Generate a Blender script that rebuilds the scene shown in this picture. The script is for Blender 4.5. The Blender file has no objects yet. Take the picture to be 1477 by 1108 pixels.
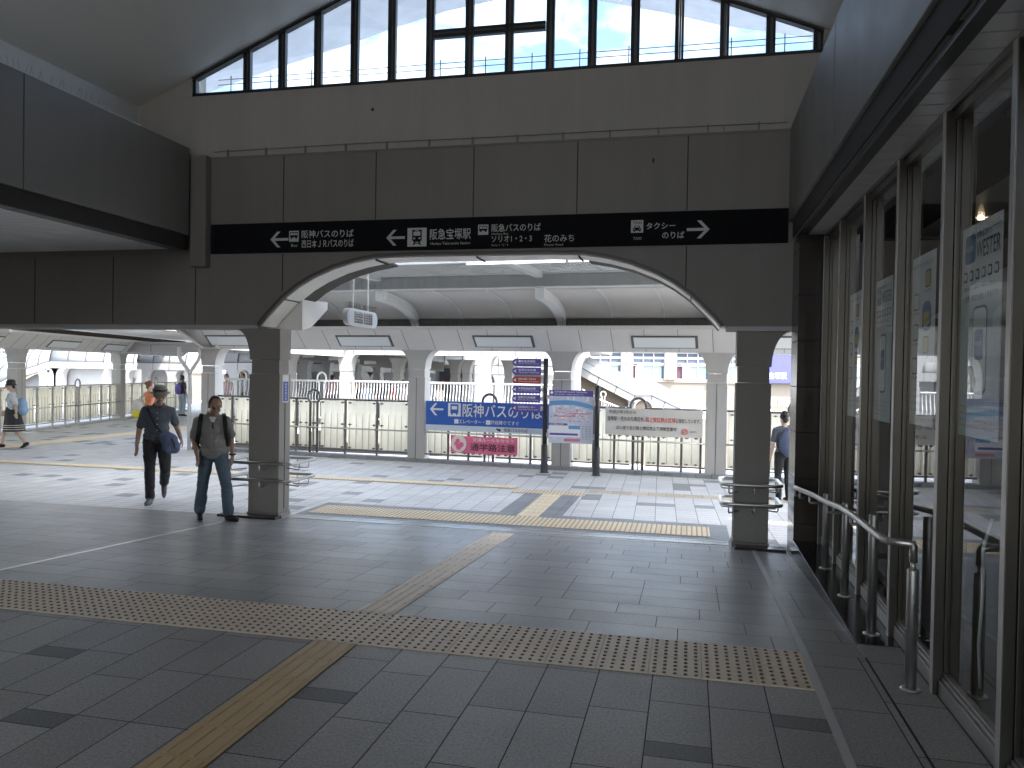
import bpy, bmesh, math, random
from mathutils import Vector, Matrix, Euler
random.seed(7)
SC = bpy.context.scene
COL = SC.collection
R = math.radians
# ------------------------------------------------------------------ camera
CAMZ = 1.70
FPX, CX, CY = 1123.0, 738.5, 554.0
def cam_rows():
    p, y, r = R(.885), R(12.82), R(.958)
    base = Matrix(((1,0,0),(0,0,-1),(0,1,0)))
    Ry = Matrix(((math.cos(y),0,math.sin(y)),(0,1,0),(-math.sin(y),0,math.cos(y))))
    Rp = Matrix(((1,0,0),(0,math.cos(p),-math.sin(p)),(0,math.sin(p),math.cos(p))))
    Rr = Matrix(((math.cos(r),-math.sin(r),0),(math.sin(r),math.cos(r),0),(0,0,1)))
    return Rr @ Rp @ Ry @ base
CM = cam_rows()
cd = bpy.data.cameras.new('camera'); cam = bpy.data.objects.new('camera', cd); COL.objects.link(cam)
cd.sensor_fit = 'HORIZONTAL'; cd.sensor_width = 36; cd.lens = FPX/1477*36
cd.clip_start = .05; cd.clip_end = 3000
rt, dn, fw = CM[0], CM[1], CM[2]
cam.matrix_world = Matrix(((rt[0],-dn[0],-fw[0],0),(rt[1],-dn[1],-fw[1],0),(rt[2],-dn[2],-fw[2],CAMZ),(0,0,0,1)))
SC.camera = cam
def ray(x, y): return CM.transposed() @ Vector(((x-CX)/FPX, (y-CY)/FPX, 1))
def atY(x, y, Y): d = ray(x, y); return Vector((0,0,CAMZ)) + d*(Y/d[1])     # survey: photo point on a known plane
def atX(x, y, X): d = ray(x, y); return Vector((0,0,CAMZ)) + d*(X/d[0])
def atZ(x, y, Z): d = ray(x, y); return Vector((0,0,CAMZ)) + d*((Z-CAMZ)/d[2])
# ------------------------------------------------------------------ light
SUN_EL, SUN_AZ = R(58), R(128)          # sun high behind the viewer's right shoulder
w = bpy.data.worlds.new('World'); SC.world = w; w.use_nodes = True
nt = w.node_tree; nd = nt.nodes; nd.clear()
out = nd.new('ShaderNodeOutputWorld'); bg = nd.new('ShaderNodeBackground'); sky = nd.new('ShaderNodeTexSky')
sky.sky_type = 'NISHITA'; sky.sun_disc = False; sky.sun_elevation = SUN_EL; sky.sun_rotation = SUN_AZ
sky.air_density = 1.0; sky.dust_density = 2.5; sky.ozone_density = .6
tc = nd.new('ShaderNodeTexCoord'); sep = nd.new('ShaderNodeSeparateXYZ'); nt.links.new(tc.outputs['Generated'], sep.inputs[0])
def wm(op, a, b):
    n = nd.new('ShaderNodeMath'); n.operation = op
    for i, v in enumerate((a, b)):
        if isinstance(v, (int, float)): n.inputs[i].default_value = v
        else: nt.links.new(v, n.inputs[i])
    return n.outputs[0]
zz = wm('ADD', wm('MAXIMUM', sep.outputs[2], 0.0), .12)
cmb = nd.new('ShaderNodeCombineXYZ'); nt.links.new(wm('DIVIDE', sep.outputs[0], zz), cmb.inputs[0]); nt.links.new(wm('DIVIDE', sep.outputs[1], zz), cmb.inputs[1])
cn = nd.new('ShaderNodeTexNoise'); cn.inputs['Scale'].default_value = 1.9; cn.inputs['Detail'].default_value = 9; cn.inputs['Roughness'].default_value = .6; cn.inputs['Distortion'].default_value = .4
nt.links.new(cmb.outputs[0], cn.inputs['Vector'])
cr = nd.new('ShaderNodeValToRGB'); cr.color_ramp.elements[0].position = .46; cr.color_ramp.elements[1].position = .60
nt.links.new(cn.outputs['Fac'], cr.inputs[0])
mx = nd.new('ShaderNodeMix'); mx.data_type = 'RGBA'; mx.inputs[7].default_value = (4.6, 4.8, 5.1, 1)
nt.links.new(cr.outputs[0], mx.inputs[0]); nt.links.new(sky.outputs[0], mx.inputs[6])
nt.links.new(mx.outputs[2], bg.inputs[0]); bg.inputs[1].default_value = .15
nt.links.new(bg.outputs[0], out.inputs[0])
sl = bpy.data.lights.new('sun', 'SUN'); sl.energy = 1.6; sl.angle = R(.5); sl.color = (1, .95, .87)
so = bpy.data.objects.new('sun', sl); COL.objects.link(so)
sd = Vector((math.cos(SUN_EL)*math.sin(SUN_AZ), math.cos(SUN_EL)*math.cos(SUN_AZ), math.sin(SUN_EL)))
so.rotation_euler = (-sd).to_track_quat('-Z', 'Y').to_euler()
VS = SC.view_settings; VS.view_transform = 'Standard'; VS.look = 'None'; VS.gamma = 1; VS.use_curve_mapping = False
VS.exposure = 3.05
SC.cycles.max_bounces = 12; SC.cycles.diffuse_bounces = 6; SC.cycles.transparent_max_bounces = 16; SC.cycles.glossy_bounces = 5
SC.cycles.sample_clamp_indirect = 6; SC.cycles.caustics_reflective = False; SC.cycles.caustics_refractive = False
# ------------------------------------------------------------------ materials
class NB:
    def __init__(s, m): s.t = m.node_tree; s.n = s.t.nodes
    def put(s, v, sock):
        if isinstance(v, tuple): sock.default_value = (v+(1,))[:len(sock.default_value)]
        elif isinstance(v, (int, float)): sock.default_value = v
        else: s.t.links.new(v, sock)
    def m(s, op, a, b=0.0, c=None):
        n = s.n.new('ShaderNodeMath'); n.operation = op; s.put(a, n.inputs[0]); s.put(b, n.inputs[1])
        if c is not None: s.put(c, n.inputs[2])
        return n.outputs[0]
    def mix(s, f, a, b):
        n = s.n.new('ShaderNodeMix'); n.data_type = 'RGBA'; s.put(f, n.inputs[0]); s.put(a, n.inputs[6]); s.put(b, n.inputs[7]); return n.outputs[2]
    def scale(s, c, f):
        n = s.n.new('ShaderNodeVectorMath'); n.operation = 'SCALE'; s.put(c, n.inputs[0]); s.put(f, n.inputs[3]); return n.outputs[0]
    def pos(s): return s.n.new('ShaderNodeNewGeometry').outputs['Position']
    def xyz(s, v): n = s.n.new('ShaderNodeSeparateXYZ'); s.put(v, n.inputs[0]); return n.outputs
    def noise(s, v, sc, det=3, rough=.55, stretch=None):
        if stretch:
            mp = s.n.new('ShaderNodeMapping'); s.put(v, mp.inputs[0]); mp.inputs[3].default_value = stretch; v = mp.outputs[0]
        n = s.n.new('ShaderNodeTexNoise'); s.put(v, n.inputs['Vector']); n.inputs['Scale'].default_value = sc; n.inputs['Detail'].default_value = det; n.inputs['Roughness'].default_value = rough
        return n.outputs['Fac']
    def white(s, x, y):
        c = s.n.new('ShaderNodeCombineXYZ'); s.put(x, c.inputs[0]); s.put(y, c.inputs[1])
        n = s.n.new('ShaderNodeTexWhiteNoise'); n.noise_dimensions = '3D'; s.put(c.outputs[0], n.inputs[0]); return n.outputs['Value']
    def ramp(s, f, a, b):
        n = s.n.new('ShaderNodeMapRange'); s.put(f, n.inputs[0]); n.inputs[1].default_value = a; n.inputs[2].default_value = b; return n.outputs[0]
    def bump(s, h, st, d=.01):
        n = s.n.new('ShaderNodeBump'); n.inputs['Strength'].default_value = st; n.inputs['Distance'].default_value = d; s.put(h, n.inputs['Height']); return n.outputs[0]
MATS = {}
def newmat(name):
    m = bpy.data.materials.new(name); m.use_nodes = True; MATS[name] = m
    return m, NB(m), m.node_tree.nodes['Principled BSDF']
def mat(name, col, rough=.6, metal=0, var=.12, vs=2.5, bump=.0, bs=80, stretch=None, spec=.5, streak=0):
    m, b, p = newmat(name); P = b.pos()
    f = b.noise(P, vs, 4, .6, stretch)
    k = b.m('ADD', 1-var, b.m('MULTIPLY', f, 2*var))
    if streak: k = b.m('MULTIPLY', k, b.m('ADD', 1-streak, b.m('MULTIPLY', b.noise(P, 5, 4, .7, (1, 1, .08)), 2*streak)))
    b.put(b.scale((*col,), k), p.inputs['Base Color'])
    p.inputs['Metallic'].default_value = metal; p.inputs['Specular IOR Level'].default_value = spec
    b.put(b.m('ADD', rough-.08, b.m('MULTIPLY', b.noise(P, vs*3, 3), .16)), p.inputs['Roughness'])
    if bump: b.put(b.bump(b.noise(P, bs, 3), bump, .003), p.inputs['Normal'])
    return m
def tile_mat(name, base, joint, wu, lv, uax, u0=0., v0=0., jw=.005, stag=1., var=.14, rough=.4, dark=0., darkc=None, darkfrac=1., speck=.15, rot=0., sub=0, bump=.5, jshade=1.0):
    """paving: rows of width wu across axis uax, stones of length lv along the other axis"""
    m, b, p = newmat(name); P = b.pos()
    if rot:
        mp = b.n.new('ShaderNodeMapping'); b.put(P, mp.inputs[0]); mp.inputs[2].default_value = (0, 0, rot); Q = mp.outputs[0]
    else: Q = P
    x = b.xyz(Q); U = b.m('DIVIDE', b.m('SUBTRACT', x[0 if uax == 'X' else 1], u0), wu); Vc = b.m('SUBTRACT', x[1 if uax == 'X' else 0], v0)
    ci = b.m('FLOOR', U); fu = b.m('SUBTRACT', U, ci)
    off = b.m('MULTIPLY', b.m('FLOOR', b.m('MULTIPLY', b.white(ci, 3.7), 4)), .25*stag)
    V = b.m('ADD', b.m('DIVIDE', Vc, lv), off); ri = b.m('FLOOR', V); fv = b.m('SUBTRACT', V, ri)
    wn = b.white(ci, ri); wn2 = b.white(b.m('ADD', ci, 31.3), ri)
    du = b.m('MULTIPLY', b.m('MINIMUM', fu, b.m('SUBTRACT', 1, fu)), wu); dv = b.m('MULTIPLY', b.m('MINIMUM', fv, b.m('SUBTRACT', 1, fv)), lv)
    if sub: f2 = b.m('ABSOLUTE', b.m('SUBTRACT', fv, .5)); dv = b.m('MINIMUM', dv, b.m('MULTIPLY', f2, lv))
    dkm = 0.0
    if dark:
        dkm = b.m('LESS_THAN', wn2, dark)
        if darkfrac < 1:
            inside = b.m('LESS_THAN', fv, darkfrac)
            e = b.m('MULTIPLY', b.m('ABSOLUTE', b.m('SUBTRACT', fv, darkfrac)), lv)
            dv = b.m('MINIMUM', dv, b.m('ADD', e, b.m('SUBTRACT', 1, dkm))); dkm = b.m('MULTIPLY', dkm, inside)
    d = b.m('MINIMUM', du, dv); jm = b.m('LESS_THAN', d, jw/2)
    sp = b.ramp(b.noise(P, 95, 4, .9), .30, .70); dirt = b.noise(P, 1.3, 5, .65); gr = b.noise(P, 45, 3, .6)
    k = b.m('ADD', 1-var, b.m('MULTIPLY', wn, 2*var)); k = b.m('MULTIPLY', k, b.m('ADD', 1-speck, b.m('MULTIPLY', sp, 2*speck)))
    k = b.m('MULTIPLY', k, b.m('ADD', .82, b.m('MULTIPLY', dirt, .36))); gs = b.ramp(b.noise(P, 62, 4, .85), .32, .68); k = b.m('MULTIPLY', k, b.m('ADD', 1-speck*1.1, b.m('MULTIPLY', gs, speck*2.2)))
    c = (*base, 1)
    if dark: c = b.mix(dkm, (*base, 1), (*darkc, 1))
    vo = b.n.new('ShaderNodeTexVoronoi'); b.put(P, vo.inputs['Vector']); vo.inputs['Scale'].default_value = 1.7; vo.inputs['Randomness'].default_value = 1
    gum = b.m('MULTIPLY', b.m('LESS_THAN', b.m('ADD', vo.outputs['Distance'], b.m('MULTIPLY', gr, .03)), .047), .35)
    k = b.m('MULTIPLY', k, b.m('SUBTRACT', 1, gum))
    c = b.mix(jm, b.scale(c, k), (*joint, 1)); b.put(c, p.inputs['Base Color'])
    rg = b.m('ADD', rough-.1, b.m('MULTIPLY', b.noise(P, 2.2, 4, .7), .2)); b.put(b.m('MAXIMUM', rg, b.m('MULTIPLY', jm, .8)), p.inputs['Roughness'])
    h = b.m('ADD', b.m('MULTIPLY', b.m('MINIMUM', b.m('DIVIDE', d, jw), 1), .6), b.m('MULTIPLY', gr, .25)); b.put(b.bump(h, bump, .004), p.inputs['Normal'])
    return m
def glass(name, tint=(.9,.93,.92), refl=1.0, ior=1.5, rough=.0, dust=0.):
    m = bpy.data.materials.new(name); m.use_nodes = True; MATS[name] = m; b = NB(m); b.n.clear()
    o = b.n.new('ShaderNodeOutputMaterial'); t = b.n.new('ShaderNodeBsdfTransparent'); g = b.n.new('ShaderNodeBsdfGlossy'); f = b.n.new('ShaderNodeLayerWeight')
    f.inputs[0].default_value = .5; fr = b.m('ADD', .045, b.m('MULTIPLY', .955, b.m('POWER', f.outputs['Facing'], 4.6))); t.inputs[0].default_value = (*tint, 1); g.inputs['Roughness'].default_value = rough; g.inputs[0].default_value = (.95,.95,.95,1)
    mx = b.n.new('ShaderNodeMixShader'); b.put(b.m('MINIMUM', b.m('MULTIPLY', fr, refl), 1), mx.inputs[0]); b.put(t.outputs[0], mx.inputs[1]); b.put(g.outputs[0], mx.inputs[2])
    last = mx.outputs[0]
    if dust:
        df = b.n.new('ShaderNodeBsdfTranslucent'); df.inputs[0].default_value = (.8,.85,.9,1); m2 = b.n.new('ShaderNodeMixShader')
        b.put(b.m('MULTIPLY', b.noise(b.pos(), 9, 4), dust), m2.inputs[0]); b.put(last, m2.inputs[1]); b.put(df.outputs[0], m2.inputs[2]); last = m2.outputs[0]
    b.put(last, o.inputs[0]); return m
def translucent(name, col, tr=.5, rough=.5):
    m = bpy.data.materials.new(name); m.use_nodes = True; MATS[name] = m; b = NB(m); p = b.n['Principled BSDF']
    k = b.m('ADD', .82, b.m('MULTIPLY', b.noise(b.pos(), 4, 4, .6, (1, 1, .2)), .3)); c = b.scale((*col,), k)
    b.put(c, p.inputs['Base Color']); p.inputs['Roughness'].default_value = rough
    t = b.n.new('ShaderNodeBsdfTranslucent'); b.put(c, t.inputs[0]); mx = b.n.new('ShaderNodeMixShader'); mx.inputs[0].default_value = tr
    b.put(p.outputs[0], mx.inputs[1]); b.put(t.outputs[0], mx.inputs[2]); b.put(mx.outputs[0], b.n['Material Output'].inputs[0]); return m
def emit(name, col, st):
    m = bpy.data.materials.new(name); m.use_nodes = True; MATS[name] = m; p = m.node_tree.nodes['Principled BSDF']
    p.inputs['Base Color'].default_value = (*col, 1); p.inputs['Emission Color'].default_value = (*col, 1); p.inputs['Emission Strength'].default_value = st; return m
# ------------------------------------------------------------------ mesh builder
I3 = lambda p: p
class MB:
    def __init__(s, T=None): s.v = []; s.f = []; s.T = T
    def add(s, vs, fs):
        o = len(s.v); s.v += [tuple(s.T(Vector(p))) if s.T else tuple(p) for p in vs]; s.f += [tuple(i+o for i in f) for f in fs]; return s
    def box(s, x0, x1, y0, y1, z0, z1):
        return s.add([(x0,y0,z0),(x1,y0,z0),(x1,y1,z0),(x0,y1,z0),(x0,y0,z1),(x1,y0,z1),(x1,y1,z1),(x0,y1,z1)], [(0,3,2,1),(4,5,6,7),(0,1,5,4),(1,2,6,5),(2,3,7,6),(3,0,4,7)])
    def ext(s, poly, d):
        n = len(poly); d = Vector(d); P = [Vector(p) for p in poly]
        return s.add(P+[p+d for p in P], [tuple(range(n))[::-1], tuple(range(n, 2*n))]+[(i, (i+1) % n, (i+1) % n+n, i+n) for i in range(n)])
    def sheet(s, a, b, closed=False):        # strip between two point lists
        n = len(a); m_ = n if closed else n-1
        return s.add(list(a)+list(b), [(i, (i+1) % n, (i+1) % n+n, i+n) for i in range(m_)])
    def slab(s, a, b, t):                    # thick strip between two point lists, offset vector t
        t = Vector(t); A = [Vector(p) for p in a]; B = [Vector(p) for p in b]; n = len(A)
        vs = A+B+[p+t for p in A]+[p+t for p in B]; f = []
        for i in range(n-1):
            f += [(i,i+1,n+i+1,n+i),(2*n+i,3*n+i,3*n+i+1,2*n+i+1),(i,2*n+i,2*n+i+1,i+1),(n+i,n+i+1,3*n+i+1,3*n+i)]
        f += [(0,n,3*n,2*n),(n-1,3*n-1,4*n-1,2*n-1)]
        return s.add(vs, f)
    def tube(s, pts, r, n=8, closed=False):
        P = [Vector(p) for p in pts]; L = len(P); rs = r if isinstance(r, (list, tuple)) else [r]*L; vs = []; up = None
        for i in range(L):
            if closed: t = P[(i+1) % L]-P[i-1]
            else: t = P[min(i+1, L-1)]-P[max(i-1, 0)]
            t.normalize()
            if up is None: up = Vector((0,0,1)) if abs(t.z) < .9 else Vector((1,0,0))
            a = t.cross(up); a.normalize(); up = a.cross(t)
            for k in range(n):
                q = 2*math.pi*k/n; vs.append(P[i]+(a*math.cos(q)+up*math.sin(q))*rs[i])
        f = []
        for i in range(L if closed else L-1):
            j = (i+1) % L
            f += [(i*n+k, i*n+(k+1) % n, j*n+(k+1) % n, j*n+k) for k in range(n)]
        if not closed: f += [tuple(range(n))[::-1], tuple(range((L-1)*n, L*n))]
        return s.add(vs, f)
    def lathe(s, prof, c, n=16):
        c = Vector(c); vs = []; L = len(prof)
        for r, z in prof: vs += [c+Vector((r*math.cos(2*math.pi*k/n), r*math.sin(2*math.pi*k/n), z)) for k in range(n)]
        f = [(i*n+k, i*n+(k+1) % n, (i+1)*n+(k+1) % n, (i+1)*n+k) for i in range(L-1) for k in range(n)]
        return s.add(vs, f+[tuple(range(n))[::-1], tuple(range((L-1)*n, L*n))])
    def ell(s, c, r, n=12, m=8, M=None):
        c = Vector(c); vs = []
        for i in range(m+1):
            a = math.pi*i/m
            for k in range(n):
                q = 2*math.pi*k/n; p = Vector((r[0]*math.sin(a)*math.cos(q), r[1]*math.sin(a)*math.sin(q), r[2]*math.cos(a)))
                vs.append(c+(M @ p if M else p))
        return s.add(vs, [(i*n+k, (i+1)*n+k, (i+1)*n+(k+1) % n, i*n+(k+1) % n) for i in range(m) for k in range(n)])
    def disc(s, c, r, n=24):
        return s.add([(c[0]+r*math.cos(2*math.pi*k/n), c[1], c[2]+r*math.sin(2*math.pi*k/n)) for k in range(n)], [tuple(range(n))])
    def build(s, name, m, parent=None, smooth=False, bevel=0, fix=True):
        me = bpy.data.meshes.new(name); o0 = Vector((0,0,0))
        if parent is not None: o0 = wloc(parent)
        me.from_pydata([tuple(Vector(p)-o0) for p in s.v], [], s.f)
        if fix:
            bm = bmesh.new(); bm.from_mesh(me); bmesh.ops.remove_doubles(bm, verts=bm.verts, dist=1e-6); bmesh.ops.recalc_face_normals(bm, faces=bm.faces); bm.to_mesh(me); bm.free()
        me.materials.append(MATS[m] if isinstance(m, str) else m)
        if smooth: me.shade_smooth()
        o = bpy.data.objects.new(name, me); COL.objects.link(o)
        if parent is not None: o.parent = parent
        if bevel:
            bv = o.modifiers.new('bevel', 'BEVEL'); bv.width = bevel; bv.segments = 2; bv.limit_method = 'ANGLE'; bv.angle_limit = R(40)
        return o
def wloc(o):
    l = Vector(o.location)
    while o.parent: o = o.parent; l = l+Vector(o.location)
    return l
def tag(o, label=None, cat=None, group=None, kind=None):
    if label: o['label'] = label
    if cat: o['category'] = cat
    if group: o['group'] = group
    if kind: o['kind'] = kind
    return o
def thing(name, label, cat, loc=(0,0,0), group=None):
    o = bpy.data.objects.new(name, None); COL.objects.link(o); o.location = loc; o.empty_display_size = .1
    return tag(o, label, cat, group)
def struct(o): o['kind'] = 'structure'; return o
def copy_tree(o, parent=None):
    c = o.copy(); COL.objects.link(c)
    if parent is not None: c.parent = parent
    for ch in list(o.children): copy_tree(ch, c)
    return c
TXT = {}
def lettering(text, O, U, W, w_, h_, m, parent, depth=.002, bold=.0, name='lettering'):
    """flat raised lettering; O lower-left corner, U writing direction, W up; fitted to w_ x h_"""
    bold = min(bold, .009); key = (text, bold)
    if key not in TXT:
        cu = bpy.data.curves.new('t', 'FONT'); cu.body = text; cu.size = 1; cu.offset = bold; cu.resolution_u = 3
        ob = bpy.data.objects.new('t', cu); COL.objects.link(ob); dg = bpy.context.evaluated_depsgraph_get()
        me = bpy.data.meshes.new_from_object(ob.evaluated_get(dg)); vs = [v.co.copy() for v in me.vertices]; fs = [tuple(p.vertices) for p in me.polygons]
        bpy.data.objects.remove(ob); bpy.data.curves.remove(cu); bpy.data.meshes.remove(me); TXT[key] = (vs, fs)
    vs, fs = TXT[key]; O = Vector(O); U = Vector(U).normalized(); W = Vector(W).normalized(); N = U.cross(W)
    x0 = min(v.x for v in vs); x1 = max(v.x for v in vs); y0 = min(v.y for v in vs); y1 = max(v.y for v in vs)
    mb = MB(); mb.add([O+U*((v.x-x0)/(x1-x0)*w_)+W*((v.y-y0)/(y1-y0)*h_)+N*depth for v in vs], fs)
    return mb.build(name, m, parent, fix=False)
# ------------------------------------------------------------------ palette
YK, SLP = 5.06, .0545                      # the inside floor dips from YK to the doorway
YW = 9.05                                  # face of the arch wall
ZD = -.2175                                # deck level
def fz(y): return 0 if y < YK else max(ZD, -SLP*(y-YK))
tile_mat('granite_near', (.31,.30,.287), (.034,.02,.02), .30, .60, 'X', .132, .2, .006, 1, .13, .46, .13, (.13,.13,.132), .24, .34)
tile_mat('granite_ramp', (.28,.277,.272), (.045,.03,.03), .298, .595, 'Y', 5.06, .255, .005, 1, .13, .40, speck=.2)
tile_mat('deck_tile', (.66,.66,.655), (.20,.20,.20), .28, .28, 'X', -.04, .02, .008, 0, .08, .55, .065, (.29,.295,.31), 1, .12, rot=R(-2), sub=1, bump=.25)
tile_mat('tan_tile', (.56,.47,.35), (.25,.2,.15), .28, .28, 'X', -.04, .02, .006, 0, .10, .55, speck=.12, bump=.25)
tile_mat('grey_border', (.25,.26,.275), (.12,.12,.12), .28, .28, 'X', -.04, .02, .005, 0, .1, .55, speck=.12, bump=.25)
mat('tactile_buff', (.76,.63,.49), .5, 0, .18, 3, .25, 160)
mat('tactile_ochre', (.56,.40,.21), .5, 0, .18, 3, .25, 160)
mat('tactile_yellow', (.77,.65,.46), .6, 0, .12, 3, .2, 160)
mat('panel_wall', (.235,.212,.195), .5, 0, .10, .9, .03, 200, streak=.12)
mat('plaster_wall', (.44,.42,.395), .75, 0, .08, .8, .1, 220, streak=.12)
mat('joint_dark', (.03,.028,.026), .8)
mat('trim_brown', (.10,.085,.075), .45)
mat('stone_pillar', (.27,.25,.23), .5, 0, .07, 2, .08, 260, streak=.06)
mat('soffit_cream', (.84,.82,.78), .55, 0, .06, 2, streak=.04)
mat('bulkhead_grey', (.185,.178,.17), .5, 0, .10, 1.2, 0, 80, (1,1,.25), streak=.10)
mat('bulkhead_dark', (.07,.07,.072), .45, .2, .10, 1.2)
mat('slat_ceiling', (.68,.68,.67), .35, .3, .06, 3)
mat('vault_paint', (.80,.785,.75), .5, 0, .05, .8, 0, 80, (1,.1,1))
mat('frame_black', (.035,.035,.036), .4, .3)
mat('frame_grey', (.12,.12,.12), .4, .5)
mat('eave_white', (.72,.73,.74), .6, 0, .05, 1); translucent('eave_sheet', (.66,.67,.70), .5, .5); mat('tactile_stud', (.10,.075,.05), .5, 0, .2, 20); mat('tactile_stud_tan', (.40,.28,.16), .5, 0, .2, 20)
mat('gutter_dark', (.07,.065,.06), .8, 0, .4, 20)
mat('steel', (.56,.55,.53), .34, 1, .02, 14)
mat('steel_bronze', (.115,.104,.088), .33, .9, .03, 9, 0, 80, (1,1,.06))
mat('strip_alloy', (.52,.52,.52), .5, .2, .1, 10); mat('steel_dull', (.40,.39,.38), .42, .9, .1, 10)
mat('plinth_black', (.012,.012,.013), .16, 0, .2, 4)
mat('pier_stone', (.045,.036,.031), .2, 0, .25, 6)
mat('sign_black', (.008,.008,.010), .75, spec=.15)
mat('letter_white', (.72,.72,.70), .5)
mat('letter_grey', (.62,.62,.60), .5)
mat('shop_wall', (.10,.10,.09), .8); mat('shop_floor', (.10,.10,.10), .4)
glass('pane_sky', (.36,.42,.47), .8, 1.45, 0, .06)
glass('pane_shop', (.92,.94,.93), 1.15, 1.55)
emit('downlight', (1, .75, .45), 8)
# ------------------------------------------------------------------ the ground inside
XL0 = -17.5
f = MB(); f.add([(XL0,-9,0),(1.45,-9,0),(1.45,YK,0),(XL0,YK,0)], [(0,1,2,3)]); struct(f.build('floor', 'granite_near'))
f = MB(); f.add([(XL0,YK,0),(1.08,YK,0),(1.08,YW,fz(YW)),(XL0,YW,fz(YW))], [(0,1,2,3)]); struct(f.build('floor', 'granite_ramp'))
f = MB(); f.box(1.08, 1.45, YK, 5.32, -.05, 0); struct(f.build('floor', 'granite_near'))
def tactile(name, x0, x1, y0, y1, z, kind, m, t=.30, h=.006):
    mb = MB(); sb_ = MB(); nx = max(1, round((x1-x0)/t)); ny = max(1, round((y1-y0)/t)); tx = (x1-x0)/nx; ty = (y1-y0)/ny
    Z = (lambda y: z) if not callable(z) else z
    for i in range(nx):
        for j in range(ny):
            a, b_ = x0+i*tx+.002, x0+(i+1)*tx-.002; c, d = y0+j*ty+.002, y0+(j+1)*ty-.002
            k = .0005*random.random()
            mb.slab([(a,c,Z(c)+h+k-.006),(b_,c,Z(c)+h+k-.006)], [(a,d,Z(d)+h+k-.006),(b_,d,Z(d)+h+k-.006)], (0,0,.005))
            if kind == 'dots':
                for p in range(5):
                    for q in range(5):
                        X = a+(p+.5)*(b_-a)/5; Y = c+(q+.5)*(d-c)/5; zb = Z(Y)+h+k-.001; n = 8
                        vs = [(X+r*math.cos(2*math.pi*e/n), Y+r*math.sin(2*math.pi*e/n), zb+zz_) for r, zz_ in ((.012,0),(.0095,.004),(.006,.005)) for e in range(n)]
                        sb_.add(vs, [(l*n+e, l*n+(e+1) % n, (l+1)*n+(e+1) % n, (l+1)*n+e) for l in range(2) for e in range(n)]+[tuple(range(2*n, 3*n))])
            else:
                for p in range(4):
                    X = a+(p+.5)*(b_-a)/4; w1, w2 = .0135, .009; Y0, Y1 = c+.012, d-.012
                    zt = h+k-.001
                    mb.add([(X-w1,Y0,Z(Y0)+zt),(X+w1,Y0,Z(Y0)+zt),(X+w1,Y1,Z(Y1)+zt),(X-w1,Y1,Z(Y1)+zt),(X-w2,Y0+.005,Z(Y0)+zt+.005),(X+w2,Y0+.005,Z(Y0)+zt+.005),(X+w2,Y1-.005,Z(Y1)+zt+.005),(X-w2,Y1-.005,Z(Y1)+zt+.005)],
                           [(4,5,6,7),(0,1,5,4),(1,2,6,5),(2,3,7,6),(3,0,4,7)])
    if sb_.v: struct(sb_.build('tactile_studs', 'tactile_stud' if m == 'tactile_buff' else 'tactile_stud_tan', fix=False))
    o = mb.build(name, m, fix=False); return struct(o)
tactile('tactile_paving', -7.968, .70, 4.46, 5.06, 0., 'dots', 'tactile_buff')
tactile('tactile_paving', -2.25, -1.97, 1.46, 4.45, 0., 'bars', 'tactile_ochre')
tactile('tactile_paving', -2.25, -1.97, 5.07, 8.94, fz, 'bars', 'tactile_buff')
mb = MB(); mb.slab([(.70,-3,.001),(.70,YK,.001),(.70,8.85,fz(8.85)+.001)], [(.745,-3,.001),(.745,YK,.001),(.745,8.85,fz(8.85)+.001)], (0,0,.004)); struct(mb.build('floor_strip', 'strip_alloy'))
mb = MB(); mb.slab([(-5.56,-3,.001),(-5.56,YK,.001),(-5.52,8.8,fz(8.8)+.001)], [(-5.52,-3,.001),(-5.52,YK,.001),(-5.48,8.8,fz(8.8)+.001)], (0,0,.004)); struct(mb.build('floor_strip', 'steel'))
mb = MB(); mb.slab([(1.07,-3,.001),(1.07,YK,.001)], [(1.082,-3,.001),(1.082,YK,.001)], (0,0,.002)); struct(mb.build('floor_strip', 'joint_dark'))
# drain grate in the doorway
mb = MB(); mb.box(-5.02, .48, YW+.03, YW+.055, ZD-.02, ZD+.008); mb.box(-5.02, .48, YW+.19, YW+.215, ZD-.02, ZD+.008)
for i in range(275): mb.box(-5.02+i*.02, -5.012+i*.02, YW+.055, YW+.19, ZD-.02, ZD+.006)
struct(mb.build('drain_grate', 'steel'))
# ------------------------------------------------------------------ arch wall
def arch_pts(n=14):
    """doorway outline from left springing to right springing (X, Z)"""
    L = [(-5.405,2.25),(-5.31,2.362),(-5.06,2.61),(-4.87,2.75),(-4.67,2.86),(-4.39,2.975),(-4.11,3.05),(-3.83,3.10),(-3.4,3.112)]
    return L+[(-2.53*2-x, z) for x, z in L[::-1]]
AP = arch_pts()
wall = thing('arch_wall', 'grey panelled wall with one wide arched doorway below a row of high windows', 'wall', (-2.53, YW, 0))
def band(poly_top, poly_bot, y0, y1, name, m):
    mb = MB(); mb.slab([(x,y0,z) for x, z in poly_bot], [(x,y0,z) for x, z in poly_top], (0,y1-y0,0)); return mb.build(name, m, wall)
top = [(x, 3.17) for x, z in AP]
lo = [(XL0,2.26)]+AP+[(1.12,2.26)]; hi = [(XL0,3.17)]+top+[(1.12,3.17)]
band(hi, lo, YW, YW+.40, 'lower_panel', 'panel_wall')
mb = MB(); mb.box(XL0, 2.3, YW+.005, YW+.40, 3.173, 3.55); mb.build('sign_backing', 'panel_wall', wall)
mb = MB(); mb.box(XL0, 2.3, YW, YW+.40, 3.553, 4.42); mb.build('upper_panel', 'panel_wall', wall)
mb = MB(); mb.slab([(-8.6,YW+.03,4.423),(2.4,YW+.03,4.423)], [(-8.6,YW+.03,5.245),(2.4,YW+.03,5.245)], (0,.37,0)); mb.build('plaster_band', 'plaster_wall', wall)
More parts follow.
